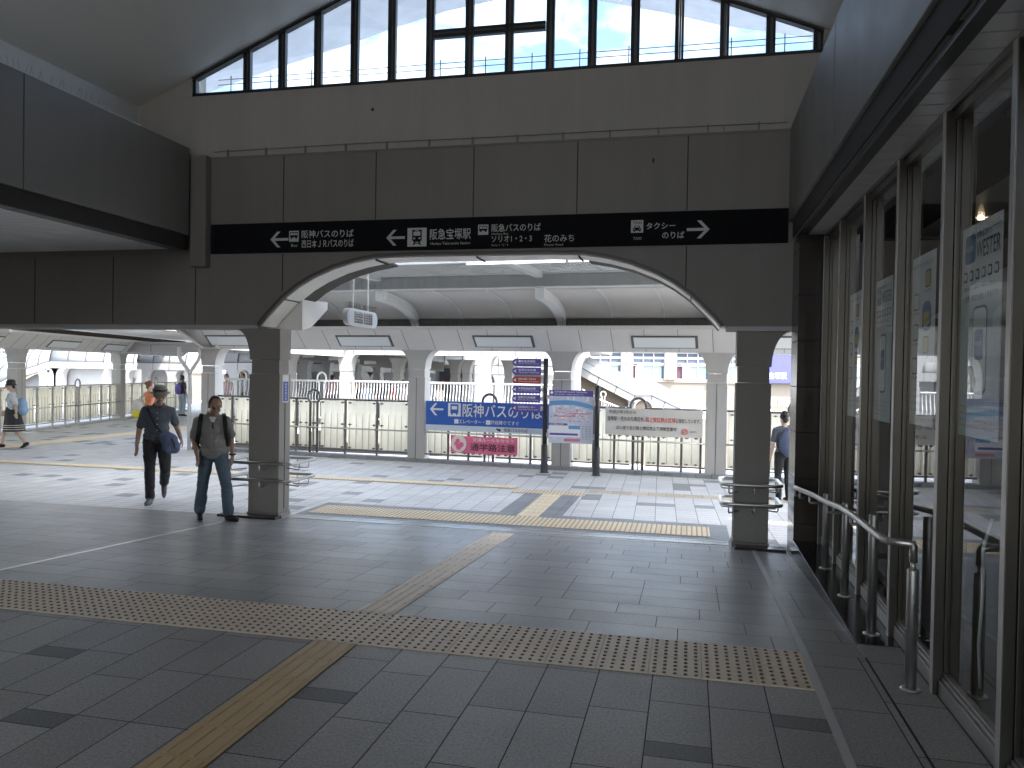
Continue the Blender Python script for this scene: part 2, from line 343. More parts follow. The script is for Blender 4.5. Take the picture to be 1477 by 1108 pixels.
mb = MB(); mb.box(-6.35, 1.03, YW-.012, YW+.03, 4.405, 4.425); mb.build('ledge', 'panel_wall', wall)
# joints between the panels
mb = MB()
for k in range(-7, 5):
    x = -2.53+(k-.035)*1.255+.0
    if x < 1.0: mb.box(x-.006, x+.006, YW-.003, YW+.01, 3.56, 4.40)
    if x < -5.4: mb.box(x-.006, x+.006, YW-.003, YW+.01, 2.27, 3.16)
for x in (-5.085, .0-.06): mb.box(x-.006, x+.006, YW-.003, YW+.01, 2.68, 3.16)
mb.build('panel_joint', 'joint_dark', wall)
# trim that follows the arch, and the cream lining
def offs(P, d):
    o = []
    for i, (x, z) in enumerate(P):
        a = P[max(i-1,0)]; c = P[min(i+1,len(P)-1)]; t = Vector((c[0]-a[0], c[1]-a[1])).normalized(); o.append((x-t.y*d, z+t.x*d))
    return o
A0 = offs(AP, -.004); A1 = offs(AP, .032)
mb = MB(); mb.slab([(x,YW-.025,z) for x, z in A0], [(x,YW-.025,z) for x, z in A1], (0,.06,0)); mb.build('arch_trim', 'trim_brown', wall)
B0 = offs(AP, -.022)
for P_ in (AP[:8], AP[-8:]):
    C0 = offs(P_, -.02); C1 = offs(P_, .01)
    mb = MB(); mb.slab([(x,YW+.44,z) for x, z in C0], [(x,YW+.44,z) for x, z in C1], (0,.34,0)); mb.build('arch_hood', 'gutter_dark', wall)
mb = MB(); mb.slab([(x,YW+.036,z) for x, z in B0], [(x,YW+.036,z) for x, z in A0], (0,.40,0)); mb.build('arch_lining', 'soffit_cream', wall)
mb = MB()
for x, z in ((-5.06,2.60),(-3.83,3.085),(-1.29,3.085),(.0,2.60),(-2.53,3.10)): mb.box(x-.005, x+.005, YW+.034, YW+.437, z-.03, z+.0)
mb.build('lining_joint', 'joint_dark', wall)
# shutter rail along the underside
mb = MB(); mb.box(XL0, -5.46, YW+.02, YW+.06, 2.205, 2.255); mb.box(XL0, -5.46, YW+.30, YW+.34, 2.205, 2.255); mb.box(.40, 1.12, YW+.02, YW+.06, 2.205, 2.255); mb.box(.40, 1.12, YW+.30, YW+.34, 2.205, 2.255)
mb.build('shutter_rail', 'strip_alloy', wall)
# conduit with clips along the ledge
mb = MB(); mb.tube([(-6.1,YW+.018,4.50),(-4,YW+.018,4.515),(-2.4,YW+.018,4.505),(-.6,YW+.018,4.51),(1.0,YW+.018,4.50)], .006, 6)
for i in range(13): x = -5.9+i*.55; mb.box(x-.01, x+.01, YW+.005, YW+.03, 4.43, 4.52)
mb.tube([(.32,YW+.018,4.5),(.325,YW-.005,4.43),(.30,YW-.01,4.40),(.27,YW-.01,4.41)], .006, 6)
mb.build('conduit', 'panel_wall', wall)
mb = MB(); mb.ell((-4.45+.55,YW+.03,4.93), (.02,.012,.02), 10, 6); mb.ell((-.45,YW,4.14), (.012,.008,.03), 8, 6); mb.build('fixing_stud', 'joint_dark', wall)
mb = MB(); mb.box(-6.345, -6.12, YW-.12, YW-.003, 3.0, 4.43); mb.build('end_pilaster', 'panel_wall', wall, bevel=.008)
# ---- clerestory window
def vault(x):                              # underside of the roof, symmetric about X=-2.53
    return 7.13-.415*math.sqrt((x+2.53)**2+.2)
win = MB()
ML = [-6.44]+[-5.71+.4975*k for k in range(15)]
wf = MB(); wg = MB()
for i, x in enumerate(ML):
    wd = .05 if i == 0 else .10
    if i: wf.box(x, x+.045, YW+.05, YW+.115, 5.29, vault(x)-.005); wg.box(x+.047, x+.070, YW+.06, YW+.11, 5.29, vault(x)-.005); wf.box(x+.072, x+.10, YW+.05, YW+.11, 5.29, vault(x)-.005)
    else: wf.box(x, x+.04, YW+.05, YW+.115, 5.29, vault(x)-.005)
wf.box(-6.44, 1.36, YW+.04, YW+.13, 5.248, 5.288); wf.box(-3.12, -1.74, YW+.055, YW+.12, 5.76, 5.86); xs_ = [-6.44+7.8*k/40 for k in range(41)]; wf.slab([(x,YW+.03,vault(x)-.045) for x in xs_], [(x,YW+.03,vault(x)-.022) for x in xs_], (0,.09,0)); wg.slab([(x,YW+.02,vault(x)-.02) for x in xs_], [(x,YW+.02,vault(x)-.002) for x in xs_], (0,.09,0)); wg.box(-3.12,-1.74,YW+.05,YW+.054,5.80,5.82)
wo = wf.build('window_frame', 'frame_black', wall); wg.build('glazing_bead', 'frame_grey', wo)
for i in range(len(ML)):
    a = ML[i]+(.04 if i == 0 else .10); b_ = ML[i+1] if i+1 < len(ML) else 1.36
    if b_-a < .05: continue
    p = MB()
    for z0, z1 in (((5.288,5.76),(5.86,9)) if -3.2 < a < -1.8 else ((5.288,9),)):
        p.add([(a,YW+.10,z0),(b_,YW+.10,z0),(b_,YW+.10,min(z1,vault(b_))),(a,YW+.10,min(z1,vault(a)))], [(0,1,2,3)])
    p.build('pane', 'pane_sky', wo)
mb = MB(); xs = [-8.6+.2*k for k in range(12) if -8.6+.2*k <= -6.44]+[-6.44]; mb.slab([(x,YW+.03,5.247) for x in xs], [(x,YW+.03,max(5.25,vault(x)+.1)) for x in xs], (0,.3,0)); mb.build('gable_end', 'plaster_wall', wall)
mb = MB(); xs = [1.36,1.7,2.0,2.4]; mb.slab([(x,YW+.03,5.247) for x in xs], [(x,YW+.03,max(5.25,vault(x)+.1)) for x in xs], (0,.3,0)); mb.build('gable_end', 'plaster_wall', wall)
# ------------------------------------------------------------------ hall roof
roof = thing('hall_roof', 'smooth pale vaulted ceiling rising above the arch wall', 'ceiling', (-2.53, 3, 5))
xs = [-7.25+i*(9.44/40) for i in range(41)]
mb = MB(); mb.slab([(x,-9,vault(x)) for x in xs], [(x,YW+.115,vault(x)) for x in xs], (0,0,.12)); mb.build('vault', 'vault_paint', roof, smooth=False)
mb = MB(); mb.box(-7.55, -7.25, -9, YW, 4.35, 5.35); mb.box(2.19, 2.5, -9, YW, 4.2, 5.35); mb.build('side_wall', 'eave_white', roof)
E_ = [(-7.6,6.02),(-6.76,6.235),(-5.16,6.60),(-4.49,6.78),(-3.6,6.98),(-2.82,7.08),(-2.4,7.10),(-1.42,6.96),(-.26,6.64),(.31,6.46),(1.55,6.18),(2.6,5.95)]
mb = MB(); mb.slab([(x,YW+.13,max(vault(x)+.14,5.5)) for x, z in E_], [(x,11.0,z) for x, z in E_], (0,0,.03)); mb.build('eave', 'eave_sheet', roof)
mb = MB(); mb.box(-8.6, -7.3, YW+.31, 10.6, 5.25, 6.1); mb.build('eave_end', 'eave_white', roof)
wr = thing('bird_wire', 'thin wires on little posts stretched outside along the high windows', 'wire', (-2.5, 9.9, 5.25))
mb = MB(); [mb.tube([(-6.6,9.9,z),(1.6,9.9,z)], .006, 5) for z in (5.70,5.77)]; mb.build('wire', 'frame_grey', wr)
for i in range(13): mb = MB(); mb.tube([(-6.4+i*.62,9.9,5.25),(-6.4+i*.62,9.9,5.82)], .008, 5); mb.build('wire_post', 'frame_grey', wr)
mb = MB(); mb.box(-8.6, 2.5, YW+.40, 10.3, 5.1, 5.24); mb.build('gutter', 'eave_white', wr)
# ------------------------------------------------------------------ left and right bulkheads
def bulkhead(side):
    S = -1 if side == 'L' else 1
    X = -6.35 if side == 'L' else 1.03
    back = X+S*(12 if side == 'L' else 1.2)
    lab = ('dark grey boxed bulkhead on the left with a slatted underside', 'dark grey sloping boxed bulkhead above the shop windows on the right')[side == 'R']
    t = thing('ceiling_bulkhead', lab, 'bulkhead', (X, 3, 3.2), 'bulkheads along both sides of the hall')
    ends = [-9, -1.6, 1.05, 3.62, 3.77, 6.35, YW-.13 if side == 'L' else YW-.003]
    for i in range(6):
        if i == 3: continue
        mb = MB(); mb.box(min(X,X+S*.25), max(X,X+S*.25), ends[i]+.006, ends[i+1]-.006, 3.40, 4.43 if side == 'R' else 4.52); mb.build('fascia_panel', 'bulkhead_grey', t, bevel=.006)
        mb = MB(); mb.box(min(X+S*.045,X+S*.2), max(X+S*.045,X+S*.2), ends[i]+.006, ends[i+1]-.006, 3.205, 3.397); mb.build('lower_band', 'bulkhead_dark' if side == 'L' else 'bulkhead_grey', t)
    mb = MB(); mb.box(min(X+S*.03,X+S*.2), max(X+S*.03,X+S*.2), -9, YW-.14, 3.21, 4.40); mb.build('backing', 'joint_dark', t)
    mb = MB(); mb.box(min(X+S*.2,back), max(X+S*.2,back), -9, YW-.004, 4.30, 4.36); mb.build('top', 'eave_white', t)
    # slats of the underside
    mb = MB()
    if side == 'L':
        k = YW-.15
        while k > -4: mb.box(back, X-.21, k-.124, k, 3.225, 3.245); k -= .145
        mb.build('slats', 'slat_ceiling', t)
        mb = MB(); mb.box(back, X-.2, -9, YW-.1, 3.26, 3.29); mb.build('slat_backing', 'joint_dark', t)
        for j, (x, y) in enumerate([(-6.95,6.3),(-6.95,7.5),(-7.9,5.6),(-7.9,6.9),(-8.9,6.3),(-8.9,7.6)]):
            mb = MB(); mb.lathe([(.075,3.218),(.085,3.215),(.085,3.224),(.06,3.224)], (x,y,0), 20); mb.build('downlight', 'eave_white', t)
    else:
        k = YW-.3
        while k > -4: mb.box(X+.135, X+.36, k-.168, k, 3.165, 3.18); k -= .182
        mb.build('slats', 'slat_ceiling', t)
        mb = MB(); mb.box(X+.12, X+1.2, -9, YW-.1, 3.185, 3.20); mb.build('slat_backing', 'joint_dark', t)
        mb = MB(); mb.box(X+.06, X+.135, -9, YW-.2, 3.165, 3.20); mb.build('soffit_edge', 'bulkhead_dark', t)
    if side == 'L':
        mb = MB(); mb.box(X-.2, X+.0, -9, 8.0, 4.523, 4.535); mb.build('ledge', 'eave_white', t)
        mb = MB()
        for i in range(150):
            y = -1+i*.06; a = random.uniform(-.05,.05); mb.tube([(X-.03,y,4.53),(X-.03+a,y+random.uniform(-.02,.02),4.63)], .0022, 3)
        mb.build('bird_spikes', 'steel', t)
    return t
bulkhead('L'); bulkhead('R')
# ------------------------------------------------------------------ enclosure of the hall behind the viewer
hw = thing('hall_wall', 'plain grey walls that close the hall behind and to the far left', 'wall', (-6, -9, 0))
mb = MB(); mb.box(-18, -6.4, -9.3, -9, -.5, 4.4); mb.box(-6.4, 1.1, -9.3, -9, 3.1, 5.2); mb.box(-18, -7.3, -9.3, -9, 4.4, 5.4); mb.box(1.1, 5, -9.3, -9, -.5, 5.2); mb.build('back_wall', 'plaster_wall', hw)  # unseen; opening left in the wall to let fill light in
mb = MB(); mb.box(-17.8, -17.5, -9, YW, -.6, 4.4); mb.build('side_wall', 'plaster_wall', hw)
for x in (-2.6,):
    mb = MB(); mb.box(x-.25, x+.25, -9.28, -9.02, 0, 3.1); mb.build('back_pier', 'stone_pillar', hw)
mat('forecourt_stone', (.15,.145,.135), .8, 0, .1, 1)
f = MB(); f.add([(-40,-60,-.01),(30,-60,-.01),(30,-9,-.01),(-40,-9,-.01)], [(0,1,2,3)]); struct(f.build('bounce_ground', 'forecourt_stone'))  # unseen ground added to bounce sunlight into the hall as fill
# ------------------------------------------------------------------ doorway pillars
def pillar(x0, x1, flare, label):
    t = thing('pillar', label, 'pillar', ((x0+x1)/2, 9.16, ZD), 'square stone pillars at both ends of the arch')
    y0, y1 = 9.02, 9.30
    mb = MB(); mb.box(x0, x1, y0, y1, ZD+.06, 1.62); mb.build('shaft', 'stone_pillar', t, bevel=.006)
    mb = MB(); mb.box(x1-.002, x1+.004, (y0+y1)/2-.006, (y0+y1)/2+.006, ZD+.1, 1.60); mb.box(x0-.004, x0+.002, (y0+y1)/2-.006, (y0+y1)/2+.006, ZD+.1, 1.60); mb.build('shaft_joint', 'joint_dark', t)
    mb = MB(); mb.box(x0-.012, x1+.012, y0-.012, y1+.012, ZD, ZD+.058); mb.build('base', 'stone_pillar', t, bevel=.004)
    mb = MB(); mb.box(x0+.02, x1-.02, y0+.02, y1-.02, 1.623, 1.80); mb.build('neck', 'stone_pillar', t)
    arc = [(.0+.20*(1-math.cos(a)), .39*math.sin(a)) for a in [i*math.pi/2/10 for i in range(11)]]
    if flare < 0: P = [(x1,1.803),(x1,2.20)]+[(x0-d,1.803+h) for d, h in arc[::-1]]
    else: P = [(x0,2.20),(x0,1.803)]+[(x1+d,1.803+h) for d, h in arc]
    mb = MB(); mb.ext([(x,y0,z) for x, z in P], (0,y1-y0,0)); mb.build('capital', 'stone_pillar', t, bevel=.004)
    return t
pillar(-5.52, -5.09, -1, 'dark stone pillar ringed by chrome rails, left of the arch')
pillar(.51, .885, 1, 'dark stone pillar right of the arch, next to the brown stone pier')
mb = MB(); mb.box(-5.85, -5.03, 8.84, 9.0, fz(8.84)-.02, fz(8.84)+.03); tag(mb.build('kerb_stone', 'pier_stone', bevel=.004), 'low black kerb stone in front of the left arch pillar', 'kerb')
mb = MB(); mb.box(.52, 1.06, 8.84, 9.0, fz(8.84)-.02, fz(8.84)+.03); tag(mb.build('kerb_stone', 'pier_stone', bevel=.004), 'low black kerb stone in front of the right arch pillar', 'kerb')
def ring_guard(cx, cy, hx, hy, label):
    t = thing('guard_rail', label, 'rail', (cx, cy, ZD), 'chrome ring rails around the arch pillars')
    def loop(z, r=.09):
        P = []
        for sx, sy, a0 in ((1,1,0),(-1,1,90),(-1,-1,180),(1,-1,270)):
            for k in range(7): a = R(a0+15*k); P.append((cx+sx*(hx-r)+r*math.cos(a), cy+sy*(hy-r)+r*math.sin(a), z))
        return P
    for z in (.50, .285):
        mb = MB(); mb.tube(loop(z), .021, 10, True); o = mb.build('ring', 'steel', t, True)
        for x, y, dx, dy in ((cx-hx*.75,cy-hy,0,-.0),(cx+hx*.1,cy-hy,0,0),(cx+hx*.95,cy-hy*.2,0,0),(cx+hx*.95,cy+hy*.5,0,0),(cx-hx*.95,cy+hy*.5,0,0),(cx-hx*.3,cy+hy,0,0),(cx+hx*.4,cy+hy,0,0)):
            d = Vector((cx-x, cy-y, 0)); d.normalize(); d *= .2
            mb = MB(); mb.tube([(x,y,z-.01),(x,y,z-.085),(x+d.x*.06,y+d.y*.06,z-.1),(x+d.x,y+d.y,z-.09)], .0085, 8); mb.build('bracket', 'steel', o, True)
    return t
ring_guard(-5.305, 9.20, .47, .36, 'double chrome ring rail around the left arch pillar')
ring_guard(.69, 9.18, .32, .30, 'double chrome ring rail around the right arch pillar')
# ------------------------------------------------------------------ glazed shop front on the right
XG, XM = 1.375, 1.31
mat('edge_metal', (.50,.49,.47), .45, .8, .02, 1)
shop = thing('glass_storefront', 'tall glass shop front in bronze steel frames along the right side', 'shop front', (1.42, 5, 0))
MU = [1.80, 2.74, 3.67, 4.60, 5.55, 6.55, 7.57, 8.42]
for y in MU:
    mb = MB(); mb.box(XM, XM+.05, y-.022, y+.022, 0, 3.13); mb.box(XM+.052, XM+.15, y-.028, y+.028, 0, 3.13); o = mb.build('mullion', 'steel_bronze', shop, bevel=.003); mb = MB(); mb.box(XM-.004, XM-.001, y-.022, y+.022, .001, 3.13); mb.build('edge_glint', 'edge_metal', o)  # pale cap paints the bright reflection along the mullion edge
    mb = MB(); mb.box(XM+.045, XM+.056, y-.014, y+.014, .001, 3.12); mb.build('mullion_groove', 'joint_dark', o)
mb = MB(); mb.box(XM+.04, XM+.16, 0, 8.5, 3.08, 3.165); mb.box(XM+.02, XM+.05, 0, 8.5, 3.135, 3.166); mb.build('head_rail', 'steel_bronze', shop, bevel=.003)
for i in range(len(MU)-1):
    a, b_ = MU[i]+.03, MU[i+1]-.03
    mb = MB(); mb.box(XM+.025, XM+.12, a, b_, 0.003, .085); mb.box(XM+.04, XM+.10, a, b_, .087, .105); mb.box(XM+.052, XM+.09, a, b_, .107, .12); mb.build('sill', 'steel_dull', shop, bevel=.003)
    mb = MB(); mb.add([(XG,a,.10),(XG,b_,.10),(XG,b_,3.09),(XG,a,3.09)], [(0,1,2,3)]); mb.build('pane', 'pane_shop', shop)
mb = MB(); mb.box(1.08, 1.60, 5.322, 8.6, -.45, 0); tag(mb.build('plinth', 'plinth_black', bevel=.004), 'polished black stone plinth under the far part of the glass shop front', 'plinth')
# pier at the end of the shop front
pier = thing('stone_pier', 'polished dark brown stone pier at the far end of the glass shop front', 'pier', (1.3, 8.8, ZD))
for k in range(8):
    z0 = -.3+k*.475; z1 = min(z0+.47, 3.17)
    mb = MB(); mb.box(1.085, 1.42, 8.52, 9.02, z0, z1); mb.build('stone_block', 'pier_stone', pier, bevel=.003)
mb = MB(); mb.box(1.09, 1.41, 8.53, 9.01, -.3, 3.16); mb.build('core', 'joint_dark', pier)
mb = MB(); mb.box(1.15, 1.6, 9.03, 9.4, -.3, 2.24); mb.build('rear_face', 'pier_stone', pier)
# shop interior
si = thing('shop_interior', 'dim room behind the glass shop front', 'room', (3, 4, 0))
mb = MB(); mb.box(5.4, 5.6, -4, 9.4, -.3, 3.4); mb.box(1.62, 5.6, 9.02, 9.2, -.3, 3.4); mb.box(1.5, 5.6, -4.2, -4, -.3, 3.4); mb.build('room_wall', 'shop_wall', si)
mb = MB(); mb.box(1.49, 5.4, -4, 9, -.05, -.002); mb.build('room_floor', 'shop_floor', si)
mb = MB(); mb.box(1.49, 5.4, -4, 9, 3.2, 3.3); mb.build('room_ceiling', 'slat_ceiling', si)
for x, y in ((2.6,2.2),(2.6,4.2),(2.6,6.2),(2.6,8.0),(4.2,3.2),(4.2,5.4),(4.2,7.6)):
    mb = MB(); mb.lathe([(.0,3.185),(.025,3.185),(.025,3.199),(.0,3.199)], (x,y,0), 14); mb.build('downlight', 'downlight', si)
# posters behind the glass
mat('poster_paper', (.80,.83,.83), .6, 0, .04, 3); mat('poster_blue', (.05,.17,.33), .5); mat('poster_ink', (.07,.08,.10), .5); mat('poster_sky', (.50,.62,.66), .5); mat('poster_yellow', (.55,.45,.12), .5); mat('poster_teal', (.10,.30,.33), .5)
def poster(y0, y1, z0, z1, kind, label):
    x = 1.40; t = thing('poster', label, 'poster', (x, (y0+y1)/2, z0), 'posters behind the shop glass')
    w_, h_ = y1-y0, z1-z0
    mb = MB(); mb.box(x, x+.003, y0, y1, z0, z1); mb.build('paper', 'poster_paper', t)
    def Rr(u0, u1, v0, v1, m, name, lift=.002, r=0.0):         # u runs from the far edge towards the viewer
        ya, yb = y1-u0*w_, y1-u1*w_; za, zb = z0+v0*h_, z0+v1*h_
        rr = r*w_; P = []
        if rr:
            for cy_, cz_, a0 in ((yb+rr,zb-rr,0),(ya-rr,zb-rr,270),(ya-rr,za+rr,180),(yb+rr,za+rr,90)):
                pass
            for cy_, cz_, a0 in ((ya-rr,zb-rr,0),(yb+rr,zb-rr,90),(yb+rr,za+rr,180),(ya-rr,za+rr,270)):
                for k in range(5): a = R(a0+22.5*k); P.append((x-lift, cy_+rr*math.cos(a), cz_+rr*math.sin(a)))
        else: P = [(x-lift,ya,za),(x-lift,yb,za),(x-lift,yb,zb),(x-lift,ya,zb)]
        mb = MB(); mb.ext(P, (.0015,0,0)); return mb.build(name, m, t)
    def T(s, u0, u1, v0, v1, m='poster_ink', bold=.02, lift=.004):
        ya, yb = y1-u0*w_, y1-u1*w_; lettering(s, (x, ya, z0+v0*h_), (0,-1,0), (0,0,1), ya-yb, (v1-v0)*h_, m, t, lift, bold)
    if kind == 'A':
        Rr(.0, 1, .0, .66, 'poster_sky', 'lower_field', .001)
        Rr(.10, .36, .82, .955, 'poster_blue', 'logo_badge', .002, .05); T('WESTER', .13, .33, .875, .90, 'letter_white', .01, .005)
        T('移動生活ナビアプリ', .40, .98, .925, .955, bold=.01); T('WESTER', .40, .98, .83, .91, bold=.03)
        for k in range(6): u = .07+k*.155; Rr(u, u+.09, .735, .785, ('poster_ink','poster_teal')[k == 3], 'icon', .002, .02); Rr(u+.015, u+.075, .745, .775, 'poster_paper', 'icon_face', .0035, .01)
        T('移動をもっと便利に、街をもっと楽しく', .1, .9, .69, .71, bold=.005); T('世界、あなたを楽しくするアプリ', .14, .96, .635, .67, bold=.01)
        Rr(.34, .70, .20, .61, 'poster_ink', 'phone_outline', .002, .08); Rr(.36, .68, .212, .598, 'poster_paper', 'phone_screen', .0035, .07); Rr(.41, .63, .36, .50, 'poster_blue', 'logo_badge', .005, .05); T('WESTER', .43, .61, .425, .445, 'letter_white', .01, .008)
        for k in range(4): T('アプリのダウンロードはこちら', .05, .95, .13-k*.03, .145-k*.03, bold=0)
    else:
        T('毎日のおでかけが、もっと楽しくなる', .08, .92, .93, .955, bold=.005)
        for k, (u, v) in enumerate(((.6,.80),(.12,.68),(.12,.50),(.55,.42),(.1,.30))):
            Rr(u, u+.22, v, v+.10, 'poster_ink', 'picture_frame', .002, .03); Rr(u+.02, u+.20, v+.008, v+.092, ('poster_yellow','poster_paper','poster_sky')[k % 3], 'picture', .0035, .03); T('おすすめ情報', u-.02, u+.26, v-.03, v-.012, bold=0)
        Rr(.5, .86, .55, .72, 'poster_blue', 'picture', .002, .12); Rr(.56, .80, .58, .66, 'poster_yellow', 'picture', .0035, .05)
        for k in range(4): T('くわしくは駅のポスターをごらんください', .08, .92, .20-k*.04, .22-k*.04, bold=0)
poster(4.02, 4.565, 1.41, 2.49, 'A', 'large blue and white poster with a phone outline, nearest the viewer')
poster(5.02, 5.515, 1.41, 2.47, 'B', 'pale poster with small pictures, second from the viewer in the shop glass')
poster(6.02, 6.515, 1.38, 2.44, 'A', 'blue and white phone poster, third from the viewer in the shop glass')
poster(7.04, 7.535, 1.36, 2.44, 'B', 'pale poster with small pictures, farthest along the shop glass')
# stainless handrail along the plinth
hr = thing('handrail', 'stainless steel handrail on posts beside the glass shop front', 'handrail', (1.21, 4.61, 0))
mb = MB(); mb.tube([(1.09,8.50,.555),(1.075,8.0,.60),(1.07,7.2,.672),(1.07,6.5,.72),(1.07,5.9,.775),(1.07,5.45,.795),(1.07,4.78,.80),(1.085,4.66,.80)], .021, 14); mb.build('rail', 'steel', hr, True)
mb = MB(); mb.tube([(1.07,4.69,.80),(1.10,4.64,.80),(1.19,4.615,.80),(1.205,4.614,.797),(1.21,4.614,.785),(1.21,4.613,.70)], .0215, 14); mb.build('end_return', 'steel', hr, True)
mb = MB(); mb.lathe([(.014,.655),(.014,.70)], (1.21,4.613,0), 12); mb.build('post_neck', 'steel', hr, True)
for i, (y, zt) in enumerate(((4.613,.665),(5.55,.80),(6.46,.73),(7.35,.67))):
    mb = MB(); mb.lathe([(.0305,.0),(.0305,zt-.012),(.027,zt-.002),(.010,zt)], (1.21,y,0), 18); o = mb.build('post', 'steel_dull', hr, True)
    mb = MB(); mb.lathe([(.052,.0),(.052,.006),(.032,.010)], (1.21,y,0.001), 22); mb.build('base_flange', 'steel', o, True)
    if i:
        zr = .80-.0 if i == 1 else (.722 if i == 2 else .655)
        mb = MB(); mb.tube([(1.205,y,zr-.075),(1.075,y,zr-.075),(1.07,y,zr-.065),(1.07,y,zr-.018)], .012, 8); mb.build('bracket', 'steel_dull', o, True)
for y, z in ((8.05,.575),(8.4,.545)):
    mb = MB(); mb.tube([(1.12,y,z-.06),(1.078,y,z-.06),(1.078,y,z)], .012, 8); mb.build('bracket', 'steel_dull', hr, True)
mb = MB(); mb.tube([(1.50,4.35,1.0),(1.47,4.37,.85),(1.49,4.42,.6),(1.52,4.55,.3),(1.55,4.6,.05)], .008, 8); tag(mb.build('hose', 'poster_paper', smooth=True), 'thin pale hose hanging behind the glass near the handrail end', 'hose')
# ------------------------------------------------------------------ black direction sign above the arch
ds = thing('direction_sign', 'long black direction sign with white arrows and lettering above the arch', 'sign', (-2.53, YW-.03, 3.17))
mb = MB(); mb.box(-6.10, 1.028, YW-.03, YW+.004, 3.172, 3.55); mb.build('sign_board', 'sign_black', ds, bevel=.003)
def at(x, y): return atY(x, y, YW-.032)
def sg(s, x0, x1, yt, yb, m='letter_grey', bold=.02):
    a = at(x0, yb); b_ = at(x1, yb); c = at((x0+x1)/2, yt); d = at((x0+x1)/2, yb)
    lettering(s, (a.x, YW-.0305, d.z), (1,0,0), (0,0,1), b_.x-a.x, c.z-d.z, m, ds, .0025, bold)
def arrow(mb, cx, cz, s, d, y, wt=.13):
    """shaft plus two angled bars, d=+1 right, -1 left"""
    def q(P): mb.ext([(cx+d*px*s, y, cz+pz*s) for px, pz in P], (0,.002,0))
    q([(-.5,-wt/2),(.36,-wt/2),(.36,wt/2),(-.5,wt/2)])
    k = wt*1.35
    q([(.5,0),(.12,.40),(.12-k,.40),(.5-k,0)]); q([(.5,0),(.5-k,0),(.12-k,-.40),(.12,-.40)])
for px, py, sz, d in ((403,345.5,.25,-1),(570.5,343,.24,-1),(1007,331,.25,1)):
    c = at(px, py); mb = MB(); arrow(mb, c.x, c.z, sz, d, YW-.0335); mb.build('arrow', 'letter_grey', ds)
def icon(px0, px1, py0, py1, kind, y=YW-.0335, par=ds, fg='letter_grey', bgc='sign_black', fn=at):
    a = fn(px0, py1); b_ = fn(px1, py0); X0, X1, Z0, Z1 = a.x, b_.x, a.z, b_.z; w_, h_ = X1-X0, Z1-Z0
    mb = MB(); mb.box(X0, X1, y, y+.0015, Z0, Z1); o = mb.build('pictogram', fg, par)
    def q(m_, *B):
        mb = MB()
        for u0, u1, v0, v1, l in B: mb.box(X0+u0*w_, X0+u1*w_, y-.001*l, y-.001*l+.0008, Z0+v0*h_, Z0+v1*h_)
        mb.build('pictogram_detail', m_, o)
    if kind == 'bus': q(bgc, (.10,.90,.40,.88,1),(.18,.34,.28,.42,1),(.66,.82,.28,.42,1)); q(fg, (.16,.40,.60,.80,2),(.44,.62,.60,.80,2),(.66,.84,.60,.80,2))
    if kind == 'busfront': q(bgc, (.2,.8,.22,.88,1),(.24,.36,.12,.24,1),(.64,.76,.12,.24,1)); q(fg, (.27,.73,.5,.74,2),(.28,.38,.30,.38,2),(.62,.72,.30,.38,2),(.32,.68,.80,.84,2))
    if kind == 'train':
        q(bgc, (.25,.75,.32,.9,1),(.3,.7,.25,.33,1)); q(fg, (.32,.68,.58,.80,2),(.40,.60,.83,.87,2),(.31,.41,.40,.48,2),(.59,.69,.40,.48,2))
        mb = MB(); mb.ext([(X0+u*w_,y-.001,Z0+v*h_) for u, v in ((.28,.08),(.36,.08),(.44,.26),(.36,.26))], (0,.0008,0)); mb.ext([(X0+u*w_,y-.001,Z0+v*h_) for u, v in ((.72,.08),(.64,.08),(.56,.26),(.64,.26))], (0,.0008,0)); mb.box(X0+.34*w_, X0+.66*w_, y-.001, y-.0003, Z0+.15*h_, Z0+.20*h_); mb.build('pictogram_detail', bgc, o)
    if kind == 'taxi':
        q(bgc, (.16,.84,.16,.38,1),(.28,.72,.38,.56,1),(.2,.34,.08,.18,1),(.66,.8,.08,.18,1)); q(fg, (.34,.66,.42,.52,2),(.22,.32,.24,.32,2),(.68,.78,.24,.32,2))
        lettering('TAXI', (X0+.14*w_, y, Z0+.68*h_), (1,0,0), (0,0,1), .72*w_, .22*h_, bgc, par, .001, .03)
icon(417, 431, 333, 349, 'bus'); sg('Bus', 420, 429, 352, 356, bold=0)
sg('阪神バスのりば', 435, 510, 331.5, 343); sg('西日本ＪＲバスのりば', 435, 510, 345.5, 357)
icon(587.5, 615.5, 328.5, 356, 'train'); sg('阪急宝塚駅', 620, 679, 329.5, 345.5, bold=.008); sg('Hankyu Takarazuka Station', 621, 678, 349, 354, bold=0)
icon(689.5, 704.5, 324, 339, 'bus'); sg('阪急バスのりば', 709, 780, 322.5, 334); sg('Hankyu Bus', 709, 733, 336, 339.5, bold=0); sg('ソリオ1・2・3', 709, 767, 339.5, 349); sg('Sorio 1・2・3', 709, 733, 352, 355, bold=0)
sg('花のみち', 785, 828, 338, 349); sg('Flower Road', 785, 812, 351.5, 354.5, bold=0)
icon(910, 928, 317.5, 336, 'taxi'); sg('TAXI', 913, 925, 342, 346, bold=0); sg('タクシー', 932, 974, 321, 330.5); sg('のりば', 955, 987, 334, 344)
